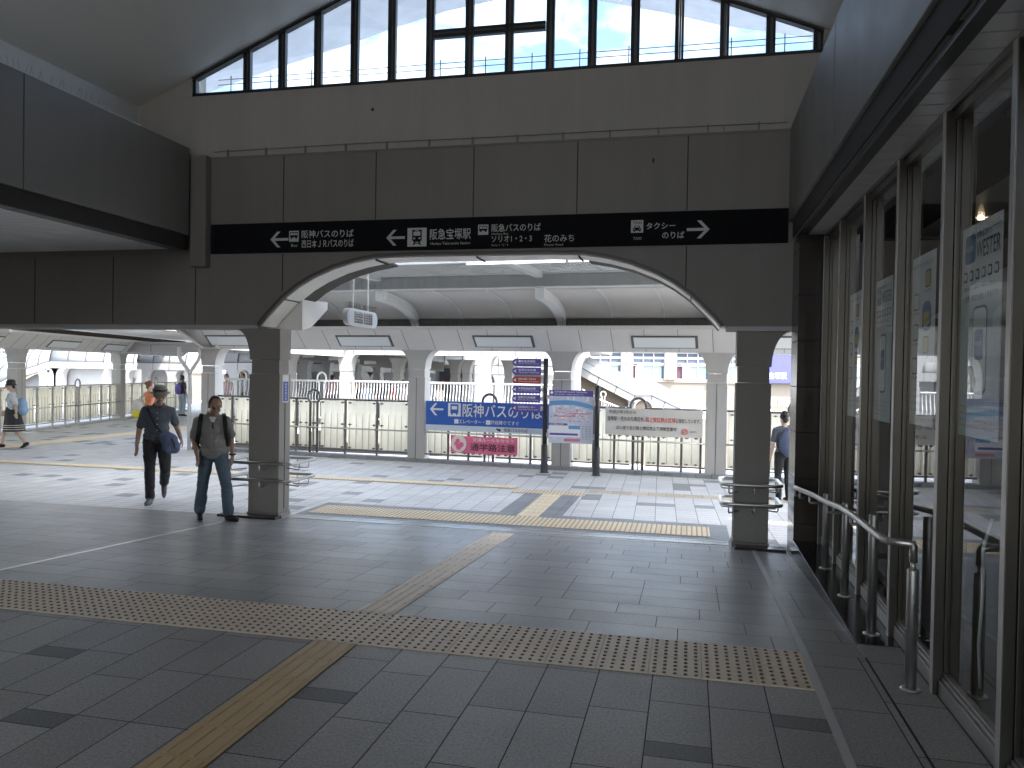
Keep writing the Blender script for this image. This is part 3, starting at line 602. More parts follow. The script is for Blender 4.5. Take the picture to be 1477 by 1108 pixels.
# ------------------------------------------------------------------ the deck outside
mat('fence_steel', (.125,.112,.10), .5, 0, .1, 6); mat('fence_pale', (.40,.385,.36), .5, 0, .1, 6); mat('flute_line', (.46,.42,.34), .7); mat('kerb_grey', (.24,.24,.235), .75, 0, .12, 3, .1, 100); emit('tube_light', (.95,.97,1), .28); mat('fence_white', (.62,.62,.61), .4, 0, .04, 6)
translucent('fence_panel', (.90,.86,.755), .66, .55)
mat('deck_stone', (.40,.385,.36), .6, 0, .08, 2, .08, 200, streak=.07)
mat('beam_panel', (.60,.58,.545), .55, 0, .05, 1.5, streak=.05)
mat('canopy_vault', (.62,.60,.57), .55, 0, .05, 1.2, streak=.04)
mat('canopy_steel', (.76,.77,.76), .4, .2, .06, 5)
translucent('deck_plate', (.74,.75,.74), .25, .5)
mat('lamp_cover', (.70,.72,.71), .35, 0, .03, 4)
translucent('skylight', (.95,.95,.94), .85, .4); translucent('skylight_side', (.58,.58,.57), .24, .4)
mat('banner_cloth', (.62,.59,.54), .8, 0, .07, 3, .15, 12)
mat('sign_blue', (.03,.11,.42), .4); mat('sign_pale', (.52,.58,.62), .5); mat('sign_purple', (.085,.06,.27), .4); mat('sign_red', (.30,.035,.035), .4)
mat('pink_cloth', (.72,.16,.27), .7, 0, .08, 3, .1, 12); mat('pink_pale', (.75,.62,.58), .7); mat('ink_black', (.02,.02,.025), .5); mat('ink_red', (.62,.04,.04), .5); mat('pole_black', (.018,.018,.02), .4)
mat('map_paper', (.47,.49,.58), .5, 0, .12, 14); mat('map_water', (.10,.27,.50), .5); mat('map_road', (.68,.68,.70), .5); mat('map_red', (.5,.16,.20), .5)
def plane_struct(name, pts, m): f = MB(); f.add(pts, [tuple(range(len(pts)))]); return struct(f.build(name, m))
plane_struct('deck', [(-30,YW+.0,ZD-.001),(7,YW+.0,ZD-.001),(7,16.6,ZD-.001),(-11.2,16.6,ZD-.001),(-11.2,40,ZD-.001),(-30,40,ZD-.001)], 'deck_tile')
mb = MB(); mb.box(-30, 7, YW+.45, 16.5, ZD-.9, ZD-.05); struct(mb.build('deck', 'deck_stone'))
plane_struct('deck_border', [(-5.02,YW+.22,ZD+.002),(.5,YW+.22,ZD+.002),(.5,10.3,ZD+.002),(-5.02,10.3,ZD+.002)], 'grey_border')
plane_struct('deck_border', [(-2.50,10.301,ZD+.002),(-1.62,10.301,ZD+.002),(-1.62,12.05,ZD+.002),(-2.50,12.05,ZD+.002)], 'grey_border')
plane_struct('tan_band', [(-1.55,12.41,ZD+.002),(7,12.41,ZD+.002),(7,12.77,ZD+.002),(-1.55,12.77,ZD+.002)], 'tan_tile')
plane_struct('tan_band', [(-14.5,12.41,ZD+.002),(-2.75,12.41,ZD+.002),(-2.75,12.77,ZD+.002),(-14.5,12.77,ZD+.002)], 'tan_tile')
tactile('tactile_paving', -4.92, .28, 9.47, 10.07, ZD+.004, 'dots', 'tactile_yellow')
tactile('tactile_paving', -2.21, -1.91, 10.08, 12.04, ZD+.004, 'bars', 'tactile_yellow')
tactile('tactile_paving', -2.74, -1.56, 12.05, 12.40, ZD+.004, 'dots', 'tactile_yellow')
tactile('tactile_paving', -14.4, -2.76, 12.45, 12.74, ZD+.006, 'bars', 'tactile_yellow')
tactile('tactile_paving', -17.6, -14.42, 12.3, 13.2, ZD+.004, 'dots', 'tactile_yellow')
tactile('tactile_paving', -15.6, -15.0, 13.3, 24, ZD+.004, 'bars', 'tactile_yellow')
# frames that run along the two edges of the deck: u along the edge, v outwards, z up
def frame(o, u):
    o = Vector(o); u = Vector(u).normalized(); v = Vector((-u.y, u.x, 0))
    return lambda p: o+u*p[0]+v*p[1]+Vector((0,0,p[2]))
FA = frame((.52,14.90,0), (1,-.09,0))
FB = frame((-17.60,16.0,0), (-1.8,7.1,0))
FC = frame((-10.85,15.92,0), (.09,-1,0))
def fu(px, py): # distance along the near fence of a surveyed point
    d = ray(px, py); n = Vector((.09,1,0)); t = (Vector((.52,14.9,CAMZ))-Vector((0,0,CAMZ))).dot(n)/d.dot(n); P = Vector((0,0,CAMZ))+d*t
    return (P-Vector((.52,14.9,0))).dot(Vector((1,-.09,0)).normalized()), P.z
def deck_pillar(F, u, label, flare=(1,1), group='pillars along the deck fences'):
    b = F(Vector((u,.15,ZD))); t = thing('deck_pillar', label, 'pillar', b, group)
    h = .19
    mb = MB(F); mb.box(u-h, u+h, 0, .30, ZD+.02, 1.56); mb.build('shaft', 'deck_stone', t, bevel=.006)
    mb = MB(F); mb.box(u-.006, u+.006, -.003, .01, ZD+.03, 1.55); mb.build('shaft_joint', 'trim_brown', t)
    mb = MB(F); mb.box(u-h+.015, u+h-.015, .015, .285, 1.565, 1.725); mb.build('neck', 'deck_stone', t)
    arc = [(.22*(1-math.cos(a)), .39*math.sin(a)) for a in [i*math.pi/2/9 for i in range(10)]]
    P = ([(u-h-d*flare[0],1.73+k) for d, k in arc])+([(u+h+d*flare[1],1.73+k) for d, k in arc[::-1]])
    mb = MB(F); mb.ext([(x,0,z) for x, z in P], F(Vector((0,.3,0)))-F(Vector((0,0,0)))) if False else mb.slab([(x,0,z) for x, z in [(u-h-d*flare[0],1.73+k) for d, k in arc]], [(x,0,z) for x, z in [(u+h+d*flare[1],1.73+k) for d, k in arc]], (0,.3,0))
    mb.build('capital', 'deck_stone', t)
    return t
def slab_local(F, a, b, t, name, m, parent, smooth=False):
    mb = MB(F); mb.slab(a, b, t); return mb.build(name, m, parent, smooth)
UP = [fu(600,600)[0], fu(809.5,600)[0], fu(1033,600)[0]]
deck_pillar(FA, fu(300,560)[0], 'corner deck pillar with a white drain pipe, far left end of the near fence')
deck_pillar(FA, UP[0], 'deck pillar left of the blue bus sign')
deck_pillar(FA, UP[1], 'deck pillar behind the map board')
deck_pillar(FA, UP[2], 'deck pillar at the right end of the beige banner')
deck_pillar(FA, UP[2]+3.05, 'deck pillar farthest right along the near fence')
UB = [2.2, 8.15]
for i, u in enumerate(UB): deck_pillar(FB, u, ('deck pillar on the far left fence, nearest the viewer', 'deck pillar on the far left fence, farther from the viewer')[i])
def fence(F, u0, u1, posts, loops, label, ribs=.155):
    t = thing('fence', label, 'fence', F(Vector(((u0+u1)/2,.1,ZD))), 'fences along the deck edge')
    pm = 'fence_steel' if F is FA else 'fence_pale'  # lit copy of the fence steel paints the brighter far fence
    def tube_u(z, r, a, b, v=.10): mb = MB(F); mb.tube([(a,v,z),(b,v,z)], r, 8); return mb
    gaps = sorted(loops); segs = []; a = u0
    for l in gaps: segs.append((a, l-.15)); a = l+.15
    segs.append((a, u1))
    mb = MB(F)
    for a, b_ in segs: mb.box(a, b_, .07, .13, 1.02, 1.06)
    mb.build('top_rail', pm, t, bevel=.01)
    mb = MB(F)
    for a, b_ in segs: mb.box(a, b_, .085, .115, -.065, -.035)
    mb.build('bottom_rail', pm, t)
    tube_u(.42, .017, u0, u1, .0).build('handrail', 'steel', t, True)
    for u in posts:
        mb = MB(F); mb.box(u-.02, u+.02, .08, .12, ZD+.05, 1.03); mb.box(u-.012, u+.012, .0, .09, .395, .41); mb.build('post', pm, t)
    for l in loops:
        arc = [(l+.15*math.sin(a), .10, 1.085-.15*math.cos(a)) for a in [R(35+i*(290/22)) for i in range(23)]]
        P = [(l+.092,.10,ZD+.05),(l+.092,.10,.90)]+arc+[(l-.092,.10,.90),(l-.092,.10,ZD+.05)]
        mb = MB(F); mb.tube(P, .027, 8); o = mb.build('loop_post', pm, t, True)
        mb = MB(F); mb.tube([(l,.10,ZD+.06),(l,.10,.985)], .012, 8); mb.build('loop_bar', pm, o)
        mb = MB(F); mb.box(l-.11, l+.11, .0, .09, .392, .408); mb.build('handrail_bracket', pm, o)
    # fluted translucent sheets, one per bay between posts
    E = sorted([u0]+list(posts)+[x for l in loops for x in (l-.115, l+.115)]+[u1])
    for a, b_ in zip(E[:-1], E[1:]):
        if b_-a < .2: continue
        a += .022; b_ -= .022; n = max(6, int((b_-a)/.0194)); top = []; bot = []
        for i in range(n+1):
            u = a+(b_-a)*i/n; ph = (u/ribs) % 1
            top.append((u, .145+.012*abs(math.sin(math.pi*ph))**.6, 1.01)); bot.append((u, .145+.030*(abs(math.sin(math.pi*ph))**.5), -.03))
        mb = MB(F); mb.slab(top, bot, (0,.006,0)); mb.build('panel', 'fence_panel', t, True)
        mb = MB(F)
        for u in (a+.07, b_-.07):
            for z in (.50, .0, .97): mb.box(u-.035, u+.035, .115, .146, z-.008, z+.008); mb.box(u-.006, u+.006, .10, .146, z-.02, z+.02)
        mb.build('panel_clip', pm, t)
        mb = MB(F); k = math.ceil((a+.03)/ribs)*ribs
        while k < b_-.03: mb.slab([(k-.0045,.128,-.025),(k-.004,.13,.45),(k-.001,.14,.74)], [(k+.0045,.128,-.025),(k+.004,.13,.45),(k+.001,.14,.74)], (0,.012,0)); k += ribs
        if mb.v: mb.build('flute_shade', 'flute_line', t)  # tan strips paint the shade in the creases of the sheet
    return t
def kerb(F, u0, u1, label):
    t = thing('kerb', label, 'kerb', F(Vector(((u0+u1)/2,0,ZD))))
    mb = MB(F)
    k = u0
    while k < u1: mb.box(k+.004, min(k+.28,u1), -.06, .20, ZD-.02, ZD+.075); k += .285
    mb.build('kerb_stone', 'kerb_grey' if F is FA else 'deck_stone', t, bevel=.004); mb = MB(F); mb.box(u0, u1, -.05, .19, ZD-.02, ZD+.07); mb.build('kerb_bed', 'trim_brown', t)
kerb(FA, fu(300,560)[0]-.4, 6, 'grey stone kerb under the near fence'); kerb(FB, -2, 14, 'grey stone kerb under the far left fence')
u_ = lambda px, py=600: fu(px, py)[0]
fence(FA, u_(300)+.2, UP[0]-.19, [u_(331),u_(357),u_(396),u_(424),u_(495),u_(541)], [u_(449)], 'deck fence of cream fluted sheets left of the blue sign, with one loop post')
fence(FA, UP[0]+.19, UP[1]-.19, [u_(644.5),u_(674),u_(734),u_(764)], [u_(703.5)], 'deck fence of cream fluted sheets behind the blue and pink signs')
fence(FA, UP[1]+.19, UP[2]-.19, [u_(855),u_(885.4),u_(949.5),u_(983),u_(1011)], [u_(919.5)], 'deck fence of cream fluted sheets behind the beige banner')
fence(FA, UP[2]+.19, UP[2]+2.86, [UP[2]+.55,UP[2]+.95,UP[2]+1.9,UP[2]+2.35], [UP[2]+1.42], 'deck fence of cream fluted sheets seen right of the right arch pillar')
fence(FB, UB[0]-4.2, UB[0]-.19, [UB[0]-3.4,UB[0]-2.6,UB[0]-1.5,UB[0]-.8], [UB[0]-2.0], 'far left deck fence at the picture edge behind the woman')
fence(FB, UB[0]+.19, UB[1]-.19, [UB[0]+.9,UB[0]+1.7,UB[0]+2.4,UB[0]+3.9,UB[0]+4.6,UB[0]+5.2], [UB[0]+3.1], 'far left deck fence with a loop post between two deck pillars')
fence(FB, UB[1]+.19, UB[1]+6, [UB[1]+.9,UB[1]+1.7,UB[1]+3.9,UB[1]+4.8], [UB[1]+2.9], 'far left deck fence beyond its second pillar')
# ------------------------------------------------------------------ canopy over the deck
def canopy_beam(F, u0, u1, lights, label, m0=0, m1=0, vault=True):
    t = thing('canopy_beam', label, 'beam', F(Vector(((u0+u1)/2,.15,2.12))), 'sloping beams of the deck canopy')
    mb = MB(F); mb.slab([(u0,0,2.125),(u1,0,2.125)], [(u0-m0,-.40,2.53),(u1+m1,-.40,2.53)], (0,.03,.02)); mb.build('sloping_panel', 'beam_panel', t)
    mb = MB(F); mb.box(u0, u1, .0, .34, 2.12, 2.14); mb.box(u0, u1, .32, .36, 2.12, 2.68); mb.build('underside', 'beam_panel', t)
    mb = MB(F); mb.box(u0-m0, u1+m1, -.41, -.38, 2.532, 2.60); mb.build('upper_lip', 'beam_panel', t)
    mb = MB(F); mb.box(u0, u1, -.10, -.06, 2.55, 2.76); mb.box(u0-m0, u1+m1, -.38, -.06, 2.54, 2.56); mb.build('gutter', 'gutter_dark', t)
    mb = MB(F); k = u0+.3; d = Vector((0,-.40,.405))
    while k < u1:
        mb.slab([(k-.004,-.004,2.124),(k+.004,-.004,2.124)], [(k-.004,-.404,2.529),(k+.004,-.404,2.529)], (0,.004,.002)); k += .62
    mb.build('panel_joint', 'trim_brown', t)
    mb = MB(F); k = u0
    while k < u1:
        a = random.uniform(-.06,.06); mb.tube([(k,-.28,2.56),(k+a,-.30+random.uniform(-.05,.05),2.69)], .003, 3); k += .05
    if vault: mb.build('bird_spikes', 'frame_grey', t)
    def S(u, s, off=0): return (u, -.40*s-.02*off, 2.125+.405*s-.02*off)
    for a, b_ in lights:
        mb = MB(F); mb.slab([S(a,.18,.4),S(b_,.18,.4)], [S(a,.72,.4),S(b_,.72,.4)], (0,.01,.01)); o = mb.build('light_frame', 'frame_grey', t)
        mb = MB(F); mb.slab([S(a+.05,.23,.9),S(b_-.05,.23,.9)], [S(a+.05,.67,.9),S(b_-.05,.67,.9)], (0,.008,.008)); mb.build('light_cover', 'lamp_cover', o)
    return t
um = u_(300)-.0
canopy_beam(FA, um-.2, 6.2, [(u_(313,490)-.1,u_(313,490)+1.2),(u_(490,490)+.06,u_(575,490)-.06),(u_(688,492),u_(774,492)),(u_(913,494),u_(1008,494)),(UP[2]+.9,UP[2]+2.1)], 'sloping canopy beam above the near deck fence', m0=.4)
canopy_beam(FB, -3, 13.5, [(UB[0]-2.4,UB[0]-1.2),(UB[0]+1.0,UB[0]+2.6),(UB[0]+4.2,UB[0]+5.6)], 'sloping canopy beam above the far left fence')
canopy_beam(FC, -9, .2, [(-4,-2.6)], 'short sloping canopy beam running back from the corner pillar', m1=.4)
# mirrored beam behind the arch wall, left of the doorway
t = thing('canopy_beam', 'cream canopy beam whose blunt end shows inside the left curve of the arch', 'beam', (-5, 9.6, 2.2), 'sloping beams of the deck canopy')
mb = MB(); mb.ext([(-5.02,9.46,2.62),(-5.02,10.2,2.64),(-5.02,10.2,2.54),(-5.02,9.72,2.26),(-5.02,9.46,2.20)], (-13,0,0)); mb.build('beam_box', 'soffit_cream', t, bevel=.005)
rf = thing('deck_canopy', 'curved canopy roof with a steel skylight over the deck outside', 'canopy', FA(Vector((-3,-2.7,3))))
ue0, ue1 = um-.1, 6.2
def varc(sgn):
    o = []
    for i in range(13):
        a = math.pi/2*i/12; o.append((-1.55+1.47*math.cos(a), 2.74+.44*math.sin(a)))
    return o if sgn > 0 else [(-5.6-v, z) for v, z in o]
V = varc(1)
mb = MB(FA); mb.slab([(ue0,v,z) for v, z in V], [(ue1,v,z) for v, z in V], (0,0,.06)); mb.build('vault_shell', 'canopy_vault', rf, True)
mb = MB(FA); mb.slab([(ue0,-5.28,3.46),(ue0,-4.7,3.62)], [(ue1,-5.28,3.46),(ue1,-4.7,3.62)], (0,0,.02)); mb.build('rear_shell', 'skylight', rf)
mb = MB(); mb.add([(-11,9.46,3.42),(.6,9.46,3.42)]+[FA(Vector((u,-5.27,3.455))) for u in (.1, ue0)], [(0,1,2,3)]); mb.build('sun_stop_sheet', 'skylight', rf)  # added sheet closing the roof gap so no sun patch falls through
V = varc(1)
for u in UP+[um+.1, UP[2]+3.05, (um+UP[0])/2]:
    mb = MB(FA); mb.slab([(u-.085,v-.0,z-.19) for v, z in V]+[(u-.085,-1.7,3.0)], [(u+.085,v,z-.19) for v, z in V]+[(u+.085,-1.7,3.0)], (0,0,.185)); mb.build('rib', 'canopy_steel', rf)
    mb = MB(FA); mb.box(u-.07, u+.07, -4.4, -1.76, 3.36, 3.50); mb.build('cross_beam', 'canopy_steel', rf)
for i in range(len(UP)+1):
    a = ([um]+UP+[UP[2]+3.05])[i]; b_ = ([um]+UP+[UP[2]+3.05])[i+1]; n = 3
    for k in range(1, n): u = a+(b_-a)*k/n; mb = MB(FA); mb.slab([(u-.015,v,z-.02) for v, z in V], [(u+.015,v,z-.02) for v, z in V], (0,0,.019)); mb.build('vault_seam', 'canopy_steel', rf)
mb = MB(FA)
mb.box(ue0, ue1, -1.74, -1.58, 3.195, 3.212); mb.box(ue0, ue1, -1.63, -1.615, 3.213, 3.43); mb.box(ue0, ue1, -1.74, -1.58, 3.431, 3.468)
mb.box(ue0, ue1, -3.2, -3.11, 3.44, 3.62)
mb.build('skylight_channel', 'canopy_steel', rf)
for B_ in ((-1.66,-1.632,3.225,3.425),(-3.1,-1.55,3.47,3.50)):
    mb = MB(FA); k = ue0
    while k < ue1: mb.box(k, k+.035, *B_); k += .07
    mb.box(ue0, ue1, (B_[0]+B_[1])/2-.004, (B_[0]+B_[1])/2+.004, B_[2]+.002, B_[3]-.002); mb.build('deck_plate', 'deck_plate', rf)
mb = MB(FA); mb.box(ue0, ue1, -4.75, -3.1, 3.68, 3.70); mb.build('skylight_sheet', 'skylight', rf)
mb = MB(FA); mb.box(ue0, ue1, -3.09, -1.55, 3.60, 3.63); mb.build('rear_sheet', 'skylight_side', rf)
mb = MB(FA)
for px in (648, 702, 713, 739, 768, 878): u = u_(px, 395); u = u*.9; mb.box(u-.055, u+.055, -1.80, -1.79, 3.45, 3.57)
mb.build('tag_plate', 'lamp_cover', rf)
mb = MB(FA); mb.tube([(-3.55,-3.75,3.345),(-2.0,-3.75,3.345)], .02, 8); mb.tube([(-1.95,-3.75,3.345),(-1.2,-3.75,3.345)], .02, 8); mb.build('lamp_tube', 'tube_light', rf)
mb = MB(); mb.box(-16.2, -10.8, 9.0, 40, 2.95, 3.0); mb.build('side_sheet', 'skylight_side', rf); mb = MB(); mb.box(-19.5, -16.2, 9.0, 17, 2.70, 2.74); mb.box(-30, -16.2, 9.0, 16.2, 2.76, 2.80); mb.box(-24, -16.21, 17.01, 40, 2.80, 2.84); mb.build('side_shell', 'skylight_side', rf)  # side sheets added to block sun, translucent to brighten the left deck
# drain pipe on the corner pillar
t = thing('drain_pipe', 'white forked drain pipe on the corner deck pillar', 'pipe', FA(Vector((um-.42,-.1,ZD))))
mb = MB(FA); u0 = um-.42
mb.tube([(u0,-.12,ZD),(u0,-.12,1.50),(u0-.04,-.12,1.60),(u0-.26,-.12,1.86),(u0-.30,-.12,1.95),(u0-.30,-.12,2.16)], .042, 10); mb.build('main_pipe', 'fence_white', t, True)
mb = MB(FA); mb.tube([(u0,-.12,1.52),(u0+.05,-.12,1.62),(u0+.24,-.12,1.86),(u0+.27,-.12,1.95),(u0+.27,-.12,2.14)], .036, 10); mb.build('branch_pipe', 'beam_panel', t, True)
# ------------------------------------------------------------------ signs on the deck
SY = lambda p: p
def board(name, label, cat, u0, u1, z0, z1, m, v=-.06, sag=0, loc=None):
    t = thing(name, label, cat, FA(Vector(((u0+u1)/2,v,z0))))
    n = 14; A = []; B = []
    for i in range(n+1):
        s = i/n; d = sag*(math.sin(s*9)*.5+math.sin(s*23)*.3)
        A.append((u0+(u1-u0)*s, v+d, z0-(.012*math.sin(s*math.pi) if sag else 0))); B.append((u0+(u1-u0)*s, v+d*.6, z1-(.018*abs(math.sin(s*math.pi*3)) if sag else 0)))
    mb = MB(FA); mb.slab(A, B, (0,.012,0)); mb.build('board' if not sag else 'cloth', m, t); return t
UA = (FA(Vector((1,0,0)))-FA(Vector((0,0,0))))
def ftext(t, s, px0, px1, z0, z1, m, v=-.06, bold=.02, lift=.012):
    a, b_ = fu(px0,600)[0], fu(px1,600)[0]; lettering(s, FA(Vector((a,v,z0))), UA, (0,0,1), b_-a, z1-z0, m, t, lift, bold)
sA, sB = u_(616), u_(785); zt, zb = 1.075, .465
bs = board('bus_sign', 'blue bus sign with a white arrow on the near fence', 'sign', sA, sB+.12, zb+.12, zt, 'sign_blue', -.06)
mb = MB(FA); mb.box(sA, sB+.12, -.06, -.048, zb, zb+.118); mb.build('lower_strip', 'sign_pale', bs)
def fbox(t, m, u0, u1, z0, z1, v=-.064, name='pictogram'): mb = MB(FA); mb.box(u0, u1, v, v+.003, z0, z1); return mb.build(name, m, t)
c = (sA+u_(643))/2+.0; mb = MB(FA)
def arrowF(mb, cu, cz, s, d, v, wt=.13):
    def q(P): mb.slab([(cu+d*P[0][0]*s,v,cz+P[0][1]*s),(cu+d*P[1][0]*s,v,cz+P[1][1]*s)], [(cu+d*P[3][0]*s,v,cz+P[3][1]*s),(cu+d*P[2][0]*s,v,cz+P[2][1]*s)], (0,.003,0))
    k = wt*1.35
    q([(-.5,-wt/2),(.36,-wt/2),(.36,wt/2),(-.5,wt/2)]); q([(.5,0),(.12,.42),(.12-k,.42),(.5-k,0)]); q([(.5,0),(.5-k,0),(.12-k,-.42),(.12,-.42)])
arrowF(mb, c+.03, .905, .30, -1, -.064); mb.build('arrow', 'letter_white', bs)
a, b_ = u_(648), u_(666)
o = fbox(bs, 'letter_white', a, b_, .77, 1.04); fbox(o, 'sign_blue', a+.05, b_-.05, .83, 1.02, -.066, 'pictogram_detail'); fbox(o, 'letter_white', a+.08, b_-.08, .91, .98, -.068, 'pictogram_detail'); fbox(o, 'sign_blue', a+.07, a+.10, .795, .83, -.066, 'pictogram_detail'); fbox(o, 'sign_blue', b_-.10, b_-.07, .795, .83, -.066, 'pictogram_detail')
ftext(bs, '阪神バスのりば', 669, 784, .765, 1.04, 'letter_white', bold=.015)
fbox(bs, 'letter_white', u_(657), u_(663), .625, .715); ftext(bs, 'エレベーター・', 664, 700, .63, .715, 'letter_white', bold=.03); fbox(bs, 'letter_white', u_(702.5), u_(709), .625, .715); ftext(bs, '階段降りてすぐ', 710, 750, .63, .715, 'letter_white', bold=.03)
ftext(bs, '↰', 717, 724, .49, .565, 'ink_black'); ftext(bs, '阪急バスのりば', 729, 763, .495, .565, 'ink_black')
ps = board('pink_banner', 'pink school route warning banner below the blue sign', 'banner', u_(652), u_(748), .035, .385, 'pink_cloth', -.05, .01)
uc = u_(664); mb = MB(FA); mb.slab([(uc+.17*math.cos(R(a)),-.068,.215-.175*math.sin(R(a))) for a in range(0,181,12)], [(uc+.17*math.cos(R(a)),-.068,.215+.175*math.sin(R(a))) for a in range(0,181,12)], (0,.004,0)); o = mb.build('round_patch', 'pink_pale', ps)
mb = MB(FA)
for dx, dz, r in ((-.05,.0,.05),(.055,-.02,.055),(0,-.07,.06),(-.02,.06,.045)): mb.slab([(uc+dx+r*math.cos(R(a)),-.071,.215+dz-r*math.sin(R(a))) for a in range(0,181,20)], [(uc+dx+r*math.cos(R(a)),-.071,.215+dz+r*math.sin(R(a))) for a in range(0,181,20)], (0,.002,0)); 
mb.build('patch_motif', 'pink_cloth', o)
ftext(ps, '交通ルールを守ろう', 684, 743, .275, .345, 'letter_white', -.06, .02, .014); ftext(ps, '通学路注意', 681, 745, .085, .24, 'ink_black', -.06, .015, .014)
bb = board('notice_banner', 'beige no smoking notice banner with red lettering', 'banner', u_(874), u_(1014), .53, 1.05, 'banner_cloth', -.05, .012)
ftext(bb, '平成27年7月から', 879, 918, .935, 1.005, 'ink_black', -.05, .02, .018); ftext(bb, '宝塚駅・花のみち周辺を、', 877.5, 931, .80, .885, 'ink_black', -.05, .01, .018); ftext(bb, '路上喫煙禁止区域', 932, 975, .795, .885, 'ink_red', -.05, .012, .018); ftext(bb, 'に指定しています。', 976, 1011, .795, .875, 'ink_black', -.05, .01, .018)
ftext(bb, 'ぽい捨て及び路上喫煙防止条例制定都市', 890, 977, .635, .71, 'ink_black', -.05, .02, .018); ftext(bb, '宝塚市', 996, 1006, .62, .655, 'ink_black', -.05, .0, .018)
uc = u_(988.5); mb = MB(FA); mb.tube([(uc+.05*math.cos(R(a)),-.066,.635+.05*math.sin(R(a))) for a in range(0,360,20)], .008, 6, True); mb.tube([(uc-.035,-.066,.60),(uc+.035,-.066,.67)], .007, 6); mb.build('emblem', 'ink_red', bb)
mb = MB(FA)
for s in range(6): u = u_(876)+s*(u_(1012)-u_(876))/5; mb.tube([(u,-.04,.535),(u+.01,-.02,.43)], .004, 5); mb.tube([(u,-.04,1.045),(u,.06,1.065)], .004, 5)
mb.build('tie_cord', 'letter_white', bb)
# guide post with six finger signs, and the map board between two posts
def post(cx, cy, z1, label):
    t = thing('sign_post', label, 'post', (cx, cy, ZD), 'black posts in front of the near fence')
    mb = MB(); mb.lathe([(.085,ZD),(.085,ZD+.012),(.072,ZD+.02),(.060,.30),(.058,.31),(.046,.33)], (cx,cy,0), 20); mb.build('post_base', 'pole_black', t, True)
    mb = MB(); mb.lathe([(.046,.31),(.046,z1),(.03,z1+.012)], (cx,cy,0), 16); mb.build('pole', 'pole_black', t, True)
    mb = MB(); mb.lathe([(.10,ZD),(.10,ZD+.008)], (cx,cy,0), 20); mb.build('base_plate', 'steel_dull', t)
    return t
PA = Vector((-2.67,14.62,0)); PB = Vector((-1.665,14.53,0))
g1 = post(PA.x, PA.y, 1.96, 'black post carrying six finger signs'); g2 = post(PB.x, PB.y, 1.46, 'shorter black post right of the map board')
FS = [('阪急宝塚駅','Hankyu Takarazuka Station','sign_purple',523),('宝塚ゆめ広場','Takarazuka Yumehiroba','sign_purple',535.5),('宝塚大劇場・花のみち','Takarazuka Grand Theater','sign_red',548.5),('手塚治虫記念館','Tezuka Osamu Manga Museum','sign_purple',562),('宝塚文化創造館','Takarazuka Bunka Sozokan','sign_purple',575),('文化芸術センター','Takarazuka Arts Center','sign_purple',589)]
for i, (a, b2, m, py) in enumerate(FS):
    z = atY(760, py, 14.6).z; x1, x0 = -2.76, -3.32; y = 14.60; h = .074 if i != 2 else .072
    t = thing('finger_sign', ('%s finger sign, %s on the guide post' % ('red brown' if i == 2 else 'purple', ('topmost of six','second from the top','the only red one','fourth from the top','fifth from the top','lowest of six')[i])), 'sign', (x0, y, z), 'finger signs on the guide post')
    P = [(x1,y,z-h),(x1,y,z+h)]+[(x0+h+h*math.cos(R(q)),y,z+h*math.sin(R(q))) for q in range(90, 271, 15)]
    mb = MB(); mb.ext(P, (0,.02,0)); mb.build('plate', m, t, bevel=.002)
    mb = MB(); mb.box(x1+.0, PA.x-.03, y+.0, y+.02, z-.035, z+.035); mb.build('bracket', 'steel_dull', t)
    mb = MB(); mb.ext([(x0+.02,y-.003,z-.0),(x0+.085,y-.003,z+.036),(x0+.065,y-.003,z),(x0+.085,y-.003,z-.036)], (0,.002,0)); mb.build('arrow', 'letter_white', t)
    if i == 0: mb = MB(); mb.box(x0+.12, x0+.16, y-.003, y-.001, z+.005, z+.045); mb.build('pictogram', 'letter_white', t)
    lettering(a, (x0+(.17 if i == 0 else .12), y, z+.0), (1,0,0), (0,0,1), .34 if i else .28, .044, 'letter_white', t, .003, .01); lettering(b2, (x0+.12,y,z-.036), (1,0,0), (0,0,1), .40, .022, 'letter_white' if i != 2 else 'tactile_yellow', t, .003, 0)
mbd = thing('map_board', 'purple headed town map board between two black posts', 'map', (-2.17, 14.57, .37))
x0, x1, y, z0, z1 = -2.585, -1.745, 14.56, .37, 1.375
mb = MB(); mb.box(x0, x1, y, y+.03, z0, z1); mb.build('panel', 'map_paper', mbd, bevel=.003)
def mbx(m, a, b_, c, d, l=1, name='map_detail'): mb = MB(); mb.box(x0+a, x0+b_, y-.002*l, y-.002*l+.0015, z0+c, z0+d); return mb.build(name, m, mbd)
W_ = x1-x0; H_ = z1-z0
mbx('sign_purple', 0, W_, H_-.115, H_, name='header'); lettering('宝塚案内図 Central Takarazuka', (x0+.10,y,z1-.05), (1,0,0), (0,0,1), .62, .034, 'letter_white', mbd, .004, .005); lettering('地図・観光案内・交通案内 information map', (x0+.10,y,z1-.095), (1,0,0), (0,0,1), .55, .024, 'letter_white', mbd, .004, 0)
mb = MB(); mb.ext([(x0+.05+.028*math.cos(R(q)),y-.0035,z1-.05+.028*math.sin(R(q))) for q in range(0,360,24)], (0,.001,0)); mb.build('info_mark', 'letter_white', mbd)
mb = MB(); n = 12; A = [(x0+W_*i/n, y-.0025, z0+.70+.05*math.sin(i/n*2.6)-.09*(i/n)**2) for i in range(n+1)]; B = [(p[0],p[1],p[2]+.085) for p in A]; mb.slab(A, B, (0,.001,0)); mb.build('river', 'map_water', mbd)
random.seed(11)
